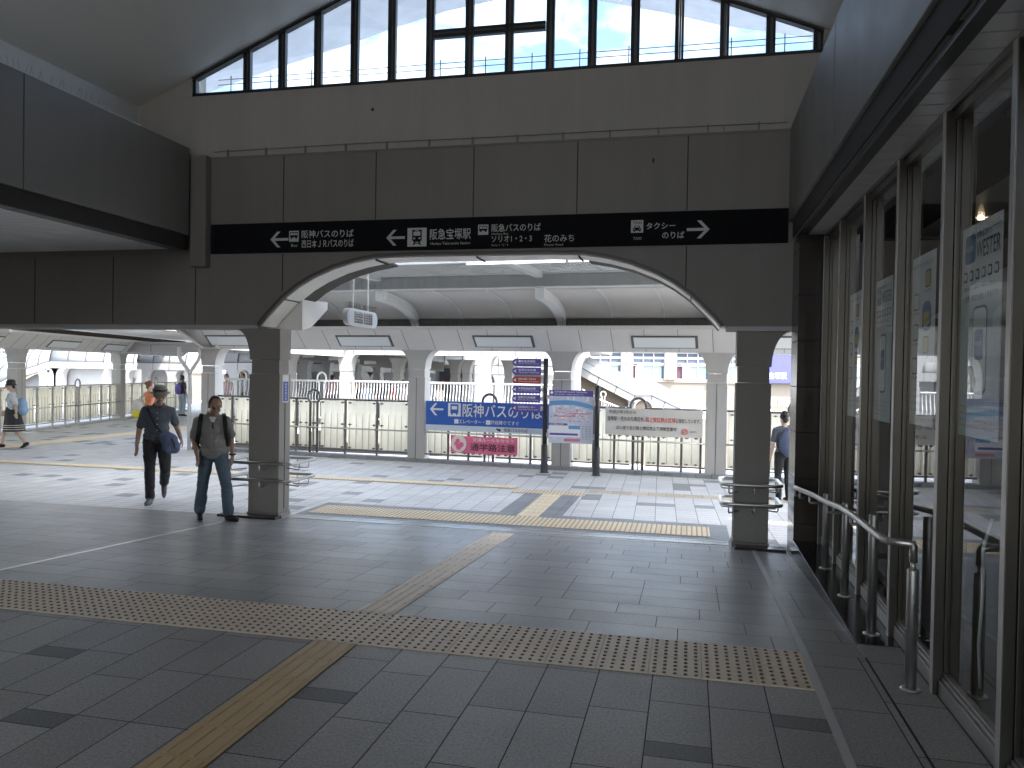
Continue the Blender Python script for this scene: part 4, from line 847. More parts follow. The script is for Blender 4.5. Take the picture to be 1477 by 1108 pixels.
for k in range(16):
    mb = MB(); px = x0+random.uniform(.03,W_-.2); pz = z0+random.uniform(.36,.64); mb.tube([(px,y-.001,pz),(px+random.uniform(.05,.2),y-.001,pz+random.uniform(-.08,.08)),(min(x1-.01,px+random.uniform(.2,.4)),y-.001,min(z0+.66,max(z0+.34,pz+random.uniform(-.12,.12))))], .004, 4); mb.build('road_line', 'map_road' if k % 4 else 'map_red', mbd)
mb = MB()
for k in range(70):
    px = x0+random.uniform(.02,W_-.12); pz = z0+random.uniform(.38,.86) if k % 3 else z0+random.uniform(.05,.33); a = random.choice((0,.3,1.5,1.2)); L_ = random.uniform(.03,.10); mb.box(px, px+L_*math.cos(a)+.004, y-.0012, y-.0002, pz, pz+L_*abs(math.sin(a))+.004)
mb.build('street_pattern', 'map_road', mbd)
mb = MB()
for k in range(45):
    px = x0+random.uniform(.02,W_-.10); pz = z0+random.uniform(.40,.66); mb.box(px, px+random.uniform(.01,.05), y-.0014, y-.0002, pz, pz+random.uniform(.006,.02))
mb.build('block_pattern', 'map_red', mbd)
mbx('sign_purple', 0, .36, .335, .375, 2); mbx('map_road', 0, .60, .12, .335, 1); mbx('map_water', .38, .60, .27, .335, 2); mbx('sign_purple', .02, .56, .15, .19, 2); mbx('map_red', .3, .6, .04, .09, 1); mbx('map_red', .1, .5, .50, .525, 1); mbx('map_red', .35, .75, .555, .575, 1)
lettering('広域案内図', (x0+.02,y,z0+.342), (1,0,0), (0,0,1), .26, .026, 'letter_white', mbd, .006, 0)
for k in range(9): lettering('市役所・図書館・病院', (x0+.63,y,z0+.32-k*.03), (1,0,0), (0,0,1), .17, .014, 'ink_black', mbd, .004, 0)
mb = MB(); mb.box(x0-.05, x0, y+.0, y+.025, .48, .56); mb.box(x0-.05, x0, y+.0, y+.025, 1.2, 1.28); mb.box(x1, x1+.05, y, y+.025, .48, .56); mb.box(x1, x1+.05, y, y+.025, 1.2, 1.28); mb.build('clamp', 'steel_dull', mbd)
# blue notice on the left arch pillar
t = thing('pillar_notice', 'small blue vertical notice with a white head stuck on the left arch pillar', 'notice', (-5.088, 9.16, 1.1))
p0 = atX(408,541,-5.085); p1 = atX(416,580,-5.085)
mb = MB(); mb.box(-5.089, -5.085, p0.y, p1.y+.0, p1.z, p0.z); mb.build('plate', 'letter_white', t)
zz = p1.z+(p0.z-p1.z)*.76
mb = MB(); mb.box(-5.085, -5.083, p0.y+.012, p1.y-.012, p1.z+.012, zz); mb.build('blue_field', 'sign_blue', t)
for k, ch in enumerate('自転車通行禁止'): lettering(ch, (-5.083, (p0.y+p1.y)/2-.02, zz-.05-k*.038), (0,1,0), (0,0,1), .04, .03, 'tactile_buff', t, .002, .02)
# hanging oval sign
t = thing('hanging_sign', 'white rounded sign hanging on two rods under the canopy inside the arch', 'sign', (-4.6, 10.38, 2.43))
def stad(x, y0, y1, z0, z1, k=8):
    r = (z1-z0)/2; c0, c1, zc = y0+r, y1-r, (z0+z1)/2
    return [(x,c0+r*math.cos(R(90+180*i/k)),zc+r*math.sin(R(90+180*i/k))) for i in range(k+1)]+[(x,c1+r*math.cos(R(-90+180*i/k)),zc+r*math.sin(R(-90+180*i/k))) for i in range(k+1)]
mb = MB(); mb.ext(stad(-4.64,9.86,10.92,2.31,2.545), (.08,0,0)); mb.build('case', 'fence_white', t, bevel=.01)
mb = MB(); mb.ext(stad(-4.559,9.89,10.89,2.335,2.52), (.003,0,0)); o = mb.build('face', 'sign_pale', t)
mb = MB(); mb.box(-4.556, -4.553, 10.08, 10.37, 2.35, 2.505); mb.box(-4.556, -4.553, 10.41, 10.70, 2.35, 2.505); mb.build('text_field', 'frame_grey', o)
for k in range(4): lettering('阪急バスのりば' if k % 2 else '宝塚駅方面', (-4.552, 10.09, 2.475-k*.035), (0,1,0), (0,0,1), .26, .026, 'letter_white', t, .002, .03); lettering('西日本バス', (-4.552, 10.42, 2.475-k*.035), (0,1,0), (0,0,1), .24, .026, 'letter_white', t, .002, .03)
mb = MB()
for y, s in ((9.985,-1),(10.79,1)): mb.add([(-4.552,y-.05*s*-1,2.39),(-4.552,y-.05*s*-1,2.46),(-4.552,y+.05*s,2.425)], [(0,1,2)])
mb.build('arrow', 'sign_blue', t)
mb = MB(); mb.tube([(-4.6,10.13,2.545),(-4.6,10.13,3.3)], .011, 8); mb.tube([(-4.6,10.64,2.545),(-4.6,10.64,3.3)], .011, 8); mb.build('rod', 'canopy_steel', t)
mb = MB()
for i in range(60): y = 9.9+i*.0165; mb.tube([(-4.6,y,2.545),(-4.6+random.uniform(-.06,.06),y+random.uniform(-.03,.03),2.63)], .002, 3)
mb.build('bird_spikes', 'frame_grey', t)
# ------------------------------------------------------------------ street level and far ground
mat('asphalt', (.06,.06,.062), .85, 0, .15, 1); mat('far_ground', (.16,.16,.15), .9, 0, .2, .2)
plane_struct('ground', [(-900,-900,-6.6),(900,-900,-6.6),(900,900,-6.6),(-900,900,-6.6)], 'far_ground')
plane_struct('road', [(-90,16.2,-6.59),(60,16.2,-6.59),(60,23.0,-6.59),(-90,23.0,-6.59)], 'asphalt')
mat('white_metal', (.36,.36,.355), .4, 0, .04, 2); mat('tile_white', (.35,.35,.345), .3, 0, .05, 4); mat('groove', (.06,.06,.065), .7)
mat('brick_tan', (.27,.23,.18), .8, 0, .15, 3, .3, 25); mat('pilaster_tan', (.36,.30,.23), .7, 0, .08, 2, streak=.06); mat('stair_brown', (.13,.105,.08), .8, 0, .1, 2)
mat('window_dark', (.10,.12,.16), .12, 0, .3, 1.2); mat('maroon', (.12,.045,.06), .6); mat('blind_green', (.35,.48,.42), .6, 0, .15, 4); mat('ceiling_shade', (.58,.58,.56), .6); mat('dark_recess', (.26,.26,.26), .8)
translucent('canopy_white', (.30,.31,.31), .2, .3)
mat('sign_blue_wall', (.10,.10,.42), .4)
# ------------------------------------------------------------------ second walkway across the street
YB = 24.0
X2 = lambda px: atY(px, 545, YB).x
w0, w1 = X2(395), X2(846)
wk = thing('walkway_roof', 'white flat walkway roof across the street behind the near fence', 'roof', ((w0+w1)/2, YB, 2.2), 'far walkway structures')
mb = MB(); mb.box(w0-7, w1, YB, YB+.3, 2.19, 2.45); mb.build('fascia', 'white_metal', wk)
mb = MB(); mb.box(w0-7, w1, YB, YB+8, 2.46, 2.55); mb.build('roof_sheet', 'white_metal', wk)
mb = MB(); mb.slab([(w0-7,YB+.32,2.19),(w1,YB+.32,2.19)], [(w0-7,YB+.8,2.44),(w1,YB+.8,2.44)], (0,.02,.02)); mb.build('soffit', 'ceiling_shade', wk)
mb = MB(); k = w0-7
while k < w1: mb.box(k-.01, k+.01, YB-.003, YB+.01, 2.19, 2.45); k += 1.1
mb.build('panel_joint', 'groove', wk)
# the far side of that roof slopes away to the upper left and carries lamps
mb = MB(); A = [atY(430,508,29), atY(560,514,29), atY(640,524,29)]; B = [atY(430,519,28.4), atY(560,531,28.4), atY(640,536,28.4)]
mb.slab(B, A, (0,.04,.04)); mb.build('rear_soffit', 'ceiling_shade', wk)
for px, py in ((447,513),(485,517),(512,520),(536,522.5)):
    a = atY(px-7, py-2, 28.55); b_ = atY(px+7, py+3, 28.35); mb = MB(); mb.box(a.x, b_.x, 28.30, 28.36, b_.z, a.z); mb.build('lamp_panel', 'lamp_cover', wk)
mb = MB(); mb.box(w0-7, w1, YB-.1, YB+8, ZD-.5, ZD-.02); struct(mb.build('deck', 'deck_stone'))
def far_pillar(x, y, h, label, w_=.2, m='white_metal', group='white pillars of the far walkways'):
    t = thing('walkway_pillar', label, 'pillar', (x, y, ZD), group)
    mb = MB(); mb.box(x-w_, x+w_, y, y+.4, ZD, h-.72); mb.build('shaft', m, t)
    mb = MB(); mb.box(x-w_+.015, x+w_-.015, y+.01, y+.39, h-.715, h-.56); mb.build('neck', m, t)
    arc = [(.22*(1-math.cos(a)), .55*math.sin(a)) for a in [i*math.pi/2/7 for i in range(8)]]
    mb = MB(); mb.slab([(x-w_-d,y,h-.55+k) for d, k in arc], [(x+w_+d,y,h-.55+k) for d, k in arc], (0,.4,0)); mb.build('capital', m, t)
    return t
PX2 = [(412,'leftmost'),(497,'second from the left'),(606,'third from the left, behind a deck pillar'),(697,'fourth from the left'),(829,'at the head of the covered stairs')]
for px, s in PX2: far_pillar(X2(px), YB, 2.19, 'white walkway pillar across the street, '+s, .19 if px != 829 else .14)
def white_rail(x0, x1, y, label, loops=(), zt=1.30, zb=.86-.9):
    t = thing('white_railing', label, 'railing', ((x0+x1)/2, y, zb), 'white railings of the far walkway')
    mb = MB(); mb.tube([(x0,y,zt),(x1,y,zt)], .035, 8); mb.build('top_rail', 'fence_white', t); mb = MB(); mb.tube([(x0,y,.62),(x1,y,.62)], .025, 8); mb.tube([(x0,y,zb+.1),(x1,y,zb+.1)], .025, 8); mb.build('lower_rail', 'fence_white', t)
    k = x0+.1
    for xe in [l-.16 for l in loops]+[x1-.05]:
      mb = MB()
      while k < xe:
        mb.tube([(k,y,zt),(k,y,1.1),(k,y-.03,.95),(k,y-.09,.80),(k,y-.07,.68),(k,y,.62)], .014, 5)
        k += .105
      k = max(k, xe+.32) if xe < x1-.06 else k
      mb.build('balusters', 'fence_white', t)
    for l in loops:
        mb = MB(); mb.tube([(l-.09,y,zb+.1),(l-.09,y,zt-.1)]+[(l-.16*math.sin(R(a)),y,zt+.08-.20*math.cos(R(a))) for a in range(25,340,15)]+[(l+.09,y,zt-.1),(l+.09,y,zb+.1)], .03, 7); mb.build('loop_post', 'fence_white', t)
    return t
X2r = lambda px: X2(px)
white_rail(X2(320), X2(405), YB+.05, 'white railing across the street left of the left arch pillar', [X2(348)]); white_rail(X2(419), X2(489), YB+.05, 'white railing across the street with a ring post, behind the near loop post', [X2(463)])
white_rail(X2(505), X2(598), YB+.05, 'white railing across the street with people behind it'); white_rail(X2(614), X2(689), YB+.05, 'white railing across the street above the blue sign'); white_rail(X2(706), X2(822), YB+.05, 'white railing across the street behind the finger signs')
for i, (px, y, m) in enumerate(((438,29,'white_metal'),(470,30,'white_metal'),(510,29.5,'white_metal'),(543,30,'white_metal'),(572,28,'ceiling_shade'),(583,29,'white_metal'),(655,29,'white_metal'),(672,29.5,'ceiling_shade'),(733,29,'white_metal'))):
    far_pillar(atY(px,540,y).x, y, 2.15, ('slim pale pillar deep under the far walkway roof, '+('first','second','third','fourth','fifth, grey','sixth','seventh','eighth, grey','last')[i]+' from the left'), .16, m, 'pillars deep under the far walkway')
t = thing('kiosk_front', 'white framed glass kiosk front deep under the far walkway', 'kiosk', atY(665,560,31))
a = atY(628,527,31); b_ = atY(683,552,31)
mb = MB(); mb.box(a.x, b_.x, 31, 31.2, a.z-.12, a.z); mb.box(a.x, a.x+.15, 31, 31.2, ZD, a.z-.12); mb.box(b_.x-.15, b_.x, 31, 31.2, ZD, a.z-.12); mb.build('frame', 'white_metal', t)
mb = MB(); mb.box(a.x+.15, b_.x-.15, 31.1, 31.16, ZD, a.z-.12); mb.build('glass', 'window_dark', t); mb = MB(); mb.box(a.x+.4, a.x+.9, 31.05, 31.09, .9, 1.5); mb.build('poster', 'maroon', t)
# ------------------------------------------------------------------ barrel roofed walkways behind
def barrel(path, rad, name, label, drop=.45, ribs=True, lean=1.0, m='canopy_white', every=.9, legs=(), back=1.6):
    """quarter-round white roof swept along a path; its lower edge follows the path"""
    P = [Vector(p) for p in path]; t = thing('barrel_canopy', label, 'canopy', P[0], 'white barrel roofed walkways across the street')
    sec = [(rad*(1-math.cos(a))*lean, rad*math.sin(a)) for a in [i*math.pi/2/8 for i in range(9)]]+[(rad*lean+back, rad*1.0)]
    mb = MB()
    for i in range(len(P)-1): mb.slab([P[i]+Vector((0,d,z)) for d, z in sec], [P[i+1]+Vector((0,d,z)) for d, z in sec], (0,.03,-.03))
    mb.build('roof', m, t, True)
    mb = MB()
    for i in range(len(P)-1): mb.slab([P[i]+Vector((0,-.03,-drop)), P[i+1]+Vector((0,-.03,-drop))], [P[i]+Vector((0,-.03,-.02)), P[i+1]+Vector((0,-.03,-.02))], (0,.2,0))
    mb.build('edge_beam', 'tile_white', t)
    mb = MB()
    for i in range(len(P)-1):
        L = (P[i+1]-P[i]).length; n = max(1, round(L/every))
        for k in range(n+1):
            q = P[i].lerp(P[i+1], k/n); mb.tube([q+Vector((0,d-.012,z+.012)) for d, z in sec[:-1]], .028, 5); mb.box(q.x-.012, q.x+.012, q.y-.036, q.y-.028, q.z-drop, q.z-.02)
        mb.tube([P[i]+Vector((0,-.02,0)), P[i+1]+Vector((0,-.02,0))], .022, 5)
    mb.build('rib', 'groove', t)
    for x in legs:
        q = min(P, key=lambda p: abs(p.x-x)); zt = P[0].z-drop
        for i in range(len(P)-1):
            if min(P[i].x,P[i+1].x) <= x <= max(P[i].x,P[i+1].x): f_ = (x-P[i].x)/(P[i+1].x-P[i].x); zt = P[i].z+(P[i+1].z-P[i].z)*f_-drop
        arc = [(.30*(1-math.cos(a)), .45*math.sin(a)) for a in [i*math.pi/2/7 for i in range(8)]]
        mb = MB(); mb.slab([(x-.22,P[0].y,-1.2)]+[(x-.22-d,P[0].y,zt-.45+k) for d, k in arc], [(x+.22,P[0].y,-1.2)]+[(x+.22+d,P[0].y,zt-.45+k) for d, k in arc], (0,.35,0)); mb.build('leg', 'tile_white', t)
    mb = MB(); mb.slab([p+Vector((0,.5,-drop+.03)) for p in P], [Vector((p.x,p.y+.5,-3)) for p in P], (0,.05,0)); mb.build('opening_shade', 'dark_recess', t)  # grey sheet painting the shade inside the openings
    return t
YL = 32.0
pL = lambda px, py, Y=YL: atY(px, py, Y)
barrel([pL(72,521), pL(150,522)], 1.15, 'a', 'white barrel roofed walkway at far left above the fence', .33, legs=[pL(83,540).x, pL(61+14,540).x])
barrel([pL(-8,556), pL(38,532), pL(72,521)], 1.15, 'b', 'sloping white barrel roof over stairs at the far left edge', .33, legs=[pL(62,540).x])
barrel([pL(160,522,YL+.3), pL(193,524,YL+.3)], 1.15, 'c', 'white barrel roof end seen just right of the far fence pillar', .33, legs=[pL(172,540).x])
barrel([pL(198,523,35), pL(268,524,35)], 1.05, 'd', 'white barrel roofed walkway left of the corner pillar', .36, legs=[pL(247,540,35).x, pL(206,540,35).x])
barrel([pL(318,523,36), pL(420,523,36)], 1.0, 'e', 'white barrel roofed walkway between the corner pillar and the left arch pillar', .40, legs=[pL(337,540,36).x, pL(366,540,36).x])
barrel([pL(422,524,38), pL(590,526,38), pL(800,529,38)], 1.0, 'f', 'long white barrel roof behind the far walkway', .42, legs=[pL(x,540,38).x for x in (436,468,528,540,600,640,690,720)])
# ------------------------------------------------------------------ covered stairs going down on the right
YE = 28.0
pE = lambda px, py, dy=0: atY(px, py, YE+dy)
st = thing('stair_canopy', 'white tiled covered stairs stepping down to the right behind the banner', 'stairs', pE(842,540))
TOPS = [(826,521),(842,522),(918,560),(943,561),(996,588),(1030,606)]; MIDS = [(823,530.5),(838.5,530.5),(916,570.5),(941,570.5),(978,588),(1010,605)]; BOTS = [(822,538),(836,541),(899,569),(913,579),(940,583),(968,598),(1000,614)]
A = [pE(x,y,.45) for x, y in TOPS]; B = [pE(x,y) for x, y in MIDS]; Cc = [pE(x,y) for x, y in ((822,538),(836,541.5),(912,580.5),(938,581),(974,598),(1005,614))]
mb = MB(); mb.slab(B, A, (0,.1,.02)); mb.slab(A, [p+Vector((0,1.8,.15)) for p in A], (0,0,.06)); mb.build('roof_tiles', 'tile_white', st)
mb = MB(); mb.slab([p+Vector((0,-.02,0)) for p in Cc], [p+Vector((0,-.02,-.012)) for p in B], (0,.12,0)); mb.build('side_tiles', 'tile_white', st)
mb = MB()
for i in range(len(A)-1):
    n = max(1, round((A[i+1]-A[i]).length/.62))
    for k in range(n+1):
        a, b_, c = A[i].lerp(A[i+1],k/n), B[i].lerp(B[i+1],k/n), Cc[i].lerp(Cc[i+1],k/n)
        mb.tube([a+Vector((0,-.02,.01)), b_+Vector((0,-.03,0)), c+Vector((0,-.03,0))], .014, 4)
    mb.tube([B[i]+Vector((0,-.03,0)), B[i+1]+Vector((0,-.03,0))], .014, 4)
mb.build('tile_joint', 'groove', st)
a, b_, c, d = pE(838,541,.3), pE(914,580,.3), pE(914,604,.3), pE(838,604,.3)
mb = MB(); mb.ext([a,b_,c,d], (0,.1,0)); mb.build('stair_side', 'stair_brown', st)
mb = MB(); mb.slab([pE(904,572,.05),pE(906,582,.05),pE(906,610,.05)], [pE(914,579,.05),pE(921,586,.05),pE(921,612,.05)], (0,.2,0)); mb.slab([pE(912,580,.05),pE(921,586,.05)], [pE(940,581,.05),pE(935,586,.05)], (0,.2,0)); mb.build('stair_pier', 'tile_white', st)
c = pE(928,590); mb = MB(); mb.tube([(c.x+.33*math.cos(R(a)),c.y-.05,c.z+.33*math.sin(R(a))) for a in range(-20,201,12)], .035, 7); mb.build('round_frame', 'white_metal', st, True)
mb = MB(); mb.ext([(c.x+.32*math.cos(R(a)),c.y-.03,c.z+.32*math.sin(R(a))) for a in range(0,360,15)], (0,.04,0)); mb.build('round_opening', 'stair_brown', st)
mb = MB(); mb.tube([pE(840,562,-.3), pE(862,575,-.3), pE(893,588,-.3)], .03, 7); mb.tube([pE(840,578,-.3), pE(862,590,-.3), pE(893,602,-.3)], .025, 7)
for k in range(18): f_ = k/17; a = pE(840,562,-.3).lerp(pE(893,588,-.3), f_); mb.tube([a, a-Vector((0,0,.42))], .014, 5)
mb.build('stair_railing', 'fence_white', st)
c = pE(870,573,-.3); mb = MB(); mb.tube([(c.x-.04,c.y,c.z-.5),(c.x-.05,c.y,c.z)]+[(c.x-.09*math.sin(R(a)),c.y,c.z+.1-.1*math.cos(R(a))) for a in range(30,335,20)]+[(c.x+.05,c.y,c.z),(c.x+.04,c.y,c.z-.5)], .022, 6); mb.build('stair_loop_post', 'fence_white', st, True)
# ------------------------------------------------------------------ station building in the far background
YS = 56.0
pS = lambda px, py: atY(px, py, YS)
sb = thing('station_building', 'tan tiled station building with tall windows behind the covered stairs', 'building', (pS(960,560).x, YS, -6.6))
x0, x1 = pS(-60,520).x, pS(1250,560).x; zt = pS(960,508).z; zs = pS(960,551).z
mb = MB(); mb.box(x0, x1, YS, YS+.6, -6.6, zs); mb.build('wall', 'brick_tan', sb)
mb = MB(); mb.box(x0, x1, YS-.1, YS+.5, zt, zt+3.0); mb.build('upper_wall', 'pilaster_tan', sb)
mb = MB(); mb.box(x0, x1, YS-.08, YS+.02, zs-.02, zs+.18); mb.build('sill_course', 'pilaster_tan', sb)
PITCH = pS(967,530).x-pS(904,530).x; base = pS(904,530).x
k0 = int((x0-base)/PITCH)-1; k1 = int((x1-base)/PITCH)+1
for k in range(k0, k1+1):
    xc = base+k*PITCH
    if xc < x0+.5 or xc > x1-.5: continue
    px_ok = (xc > pS(800,530).x) or (xc < pS(100,530).x)
    if not px_ok: continue
    mb = MB(); mb.box(xc-.36, xc-.03, YS-.28, YS+.3, zs+.18, zt-.001); mb.box(xc+.03, xc+.36, YS-.28, YS+.3, zs+.18, zt-.001); mb.build('pilaster', 'pilaster_tan', sb)
    if xc+PITCH > x1-.5: continue
    a, b_ = xc+.42, xc+PITCH-.42
    mb = MB()
    for f_ in (0, .33, .66, 1): xx = a+(b_-a)*f_; mb.box(xx-.035, xx+.035, YS+.0, YS+.12, zs+.18, zt)
    for f_ in (0.02, .5, .97): zz = zs+.18+(zt-zs-.2)*f_; mb.box(a, b_, YS-.01, YS+.11, zz-.03, zz+.03)
    o = mb.build('window', 'white_metal', sb)
    mb = MB(); mb.box(a, b_, YS+.13, YS+.16, zs+.18, zt); mb.build('pane', 'window_dark', o)
    mb = MB(); mb.box(a+.4, b_-.2, YS+.10, YS+.128, zs+.25, zs+.25+(zt-zs)*.40); mb.build('blind', 'blind_green', o)
    mb = MB(); mb.box(a+.1, b_-.05, YS+.11, YS+.127, zs+(zt-zs)*.56, zs+(zt-zs)*.64); mb.box(a, b_, YS+.11, YS+.126, zt-.5, zt-.35); mb.build('ceiling_strip', 'lamp_cover', o)
    mb = MB(); mb.box(a+.05, a+.35, YS+.11, YS+.127, zs+.2, zs+.2+(zt-zs)*.5); mb.build('curtain', 'maroon', o)
    if k in (0, 1): mb = MB(); p = pS(885 if k == -1 else (922 if k == 0 else 990), 540); mb.box(p.x-.25, p.x+.25, YS-.03, YS-.012, p.z-.35, p.z+.55); mb.build('notice', 'lamp_cover', o)
t = thing('station_sign', 'purple blue station sign on the building right of the right arch pillar', 'sign', pS(1112,535))
a, b_ = pS(1085,552), pS(1160,513)
mb = MB(); mb.box(a.x, b_.x, YS-.35, YS-.25, a.z, b_.z); mb.build('sign_panel', 'sign_blue_wall', t)
a = pS(1090,546.5); b_ = pS(1134,537.5); lettering('阪急宝塚駅', (a.x, YS-.35, a.z), (1,0,0), (0,0,1), b_.x-a.x, b_.z-a.z, 'letter_white', t, .01, .02)
t = thing('wall_lettering', 'white raised lettering on the station wall below the blue sign', 'lettering', pS(1112,590), None)
a = pS(1084,586); b_ = pS(1160,574); lettering('宝塚阪急', (a.x, YS-.05, a.z), (1,0,0), (0,0,1), b_.x-a.x, b_.z-a.z, 'letter_white', t, .02, .04); a = pS(1104,598); b_ = pS(1150,590.5); lettering('Hankyu', (a.x, YS-.05, a.z), (1,0,0), (0,0,1), b_.x-a.x, b_.z-a.z, 'letter_white', t, .02, .02)
# ------------------------------------------------------------------ people
mat('skin', (.33,.20,.145), .5, 0, .08, 8); mat('skin_light', (.55,.37,.29), .5, 0, .06, 8); mat('hair_black', (.018,.016,.015), .45, 0, .3, 40); mat('hair_grey', (.05,.045,.042), .5, 0, .3, 40); mat('hair_brown', (.16,.075,.035), .45, 0, .3, 40)
mat('shirt_navy', (.075,.085,.105), .85, 0, .18, 9, .5, 14); mat('shirt_grey', (.225,.22,.205), .85, 0, .10, 7, .6, 12); mat('trouser_black', (.022,.022,.025), .85, 0, .2, 7, .5, 14); mat('denim', (.085,.12,.155), .85, 0, .35, 6, .6, 12)
mat('bag_blue', (.085,.11,.19), .75, 0, .15, 9, .3, 30); mat('strap_black', (.015,.015,.016), .7); mat('shoe_grey', (.12,.12,.13), .7); mat('shoe_black', (.02,.018,.018), .6); mat('hat_grey', (.21,.195,.17), .8, 0, .1, 12); mat('band_dark', (.03,.03,.03), .7)
mat('blouse_white', (.62,.62,.63), .8, 0, .12, 12, .4, 14); mat('skirt_black', (.03,.028,.03), .8, 0, .3, 6); mat('pack_blue', (.30,.45,.66), .75, 0, .1, 8); mat('top_orange', (.58,.20,.09), .8, 0, .15, 9); mat('skirt_pale', (.62,.60,.54), .8, 0, .08, 8); mat('bag_yellow', (.72,.60,.04), .7, 0, .25, 14); mat('pack_purple', (.17,.13,.42), .75, 0, .15, 9); mat('cloth_red', (.42,.06,.07), .8); mat('cloth_pink', (.62,.38,.40), .8); mat('cloth_lightblue', (.45,.55,.66), .8); mat('hat_straw', (.60,.50,.34), .8); mat('eye_dark', (.015,.012,.012), .3); mat('lip', (.28,.13,.11), .5)
def V3(*a): return Vector(a)
def caps(mb, a, ra, b, rb, n=14):
    a, b = Vector(a), Vector(b); mb.ell(a, (ra,)*3, n, 9); mb.ell(b, (rb,)*3, n, 9); mb.tube([a, b], [ra, rb], n)
def chain(mb, pts, rs):
    for i in range(len(pts)-1): caps(mb, pts[i], rs[i], pts[i+1], rs[i+1])
from mathutils import noise as MN
def fuse(mb, name, m, parent, vox=.010, sm=4, fold=0, fdir=(1,1,1)):
    me = bpy.data.meshes.new(name); o0 = wloc(parent) if parent is not None else V3(0,0,0)
    me.from_pydata([tuple(Vector(p)-o0) for p in mb.v], [], mb.f); bm = bmesh.new(); bm.from_mesh(me); bmesh.ops.remove_doubles(bm, verts=bm.verts, dist=1e-5); bmesh.ops.recalc_face_normals(bm, faces=bm.faces); bm.to_mesh(me); bm.free()
    t = bpy.data.objects.new('tmp', me); COL.objects.link(t)
    r = t.modifiers.new('r', 'REMESH'); r.mode = 'VOXEL'; r.voxel_size = vox; r.use_smooth_shade = True
    s = t.modifiers.new('s', 'SMOOTH'); s.factor = .5; s.iterations = sm
    dg = bpy.context.evaluated_depsgraph_get(); dg.update(); m2 = bpy.data.meshes.new_from_object(t.evaluated_get(dg)); bpy.data.objects.remove(t)
    if fold:
        ns = [v.normal.copy() for v in m2.vertices]
        for v, n in zip(m2.vertices, ns):
            q = Vector((v.co.x*fdir[0], v.co.y*fdir[1], v.co.z*fdir[2])); k = MN.noise(q*9)+.6*MN.noise(q*19+Vector((3,1,7))); r_ = 1-abs(MN.noise(q*12+Vector((9,4,2))))*2
            v.co += n*fold*(.6*k+.55*r_)
    m2.name = name; m2.materials.clear(); m2.materials.append(MATS[m]); m2.shade_smooth()
    o = bpy.data.objects.new(name, m2); COL.objects.link(o)
    if parent is not None: o.parent = parent
    return o
def hand(mb, w, d, side, s, k=.35, spread=.019):
    """palm, four unequal fingers with a bend, and a thumb; w wrist, d hand direction, side = thumb side"""
    w, d, side = Vector(w), Vector(d).normalized(), Vector(side).normalized(); n = d.cross(side).normalized(); side = n.cross(d)
    M = Matrix((side, n, d)).transposed()
    mb.ell(w+d*.045*s, (.040*s,.017*s,.055*s), 12, 8, M)
    for i, L in enumerate((.070,.078,.073,.056)):
        b = w+d*.085*s+side*(.030-.0195*i)*s; d1 = (d+n*k*.5+side*(.10-.07*i)).normalized(); d2 = (d+n*k*1.6).normalized()
        p1 = b+d1*L*.5*s; p2 = p1+d2*L*.5*s; chain(mb, [b-d*.02*s, b, p1, p2], [.0095*s,.0092*s,.0085*s,.0072*s])
    b = w+d*.035*s+side*.034*s; p1 = b+(side*.8+d*.7+n*.3).normalized()*.034*s; p2 = p1+(d+side*.15+n*.35).normalized()*.030*s; chain(mb, [b, p1, p2], [.012*s,.0105*s,.0085*s])
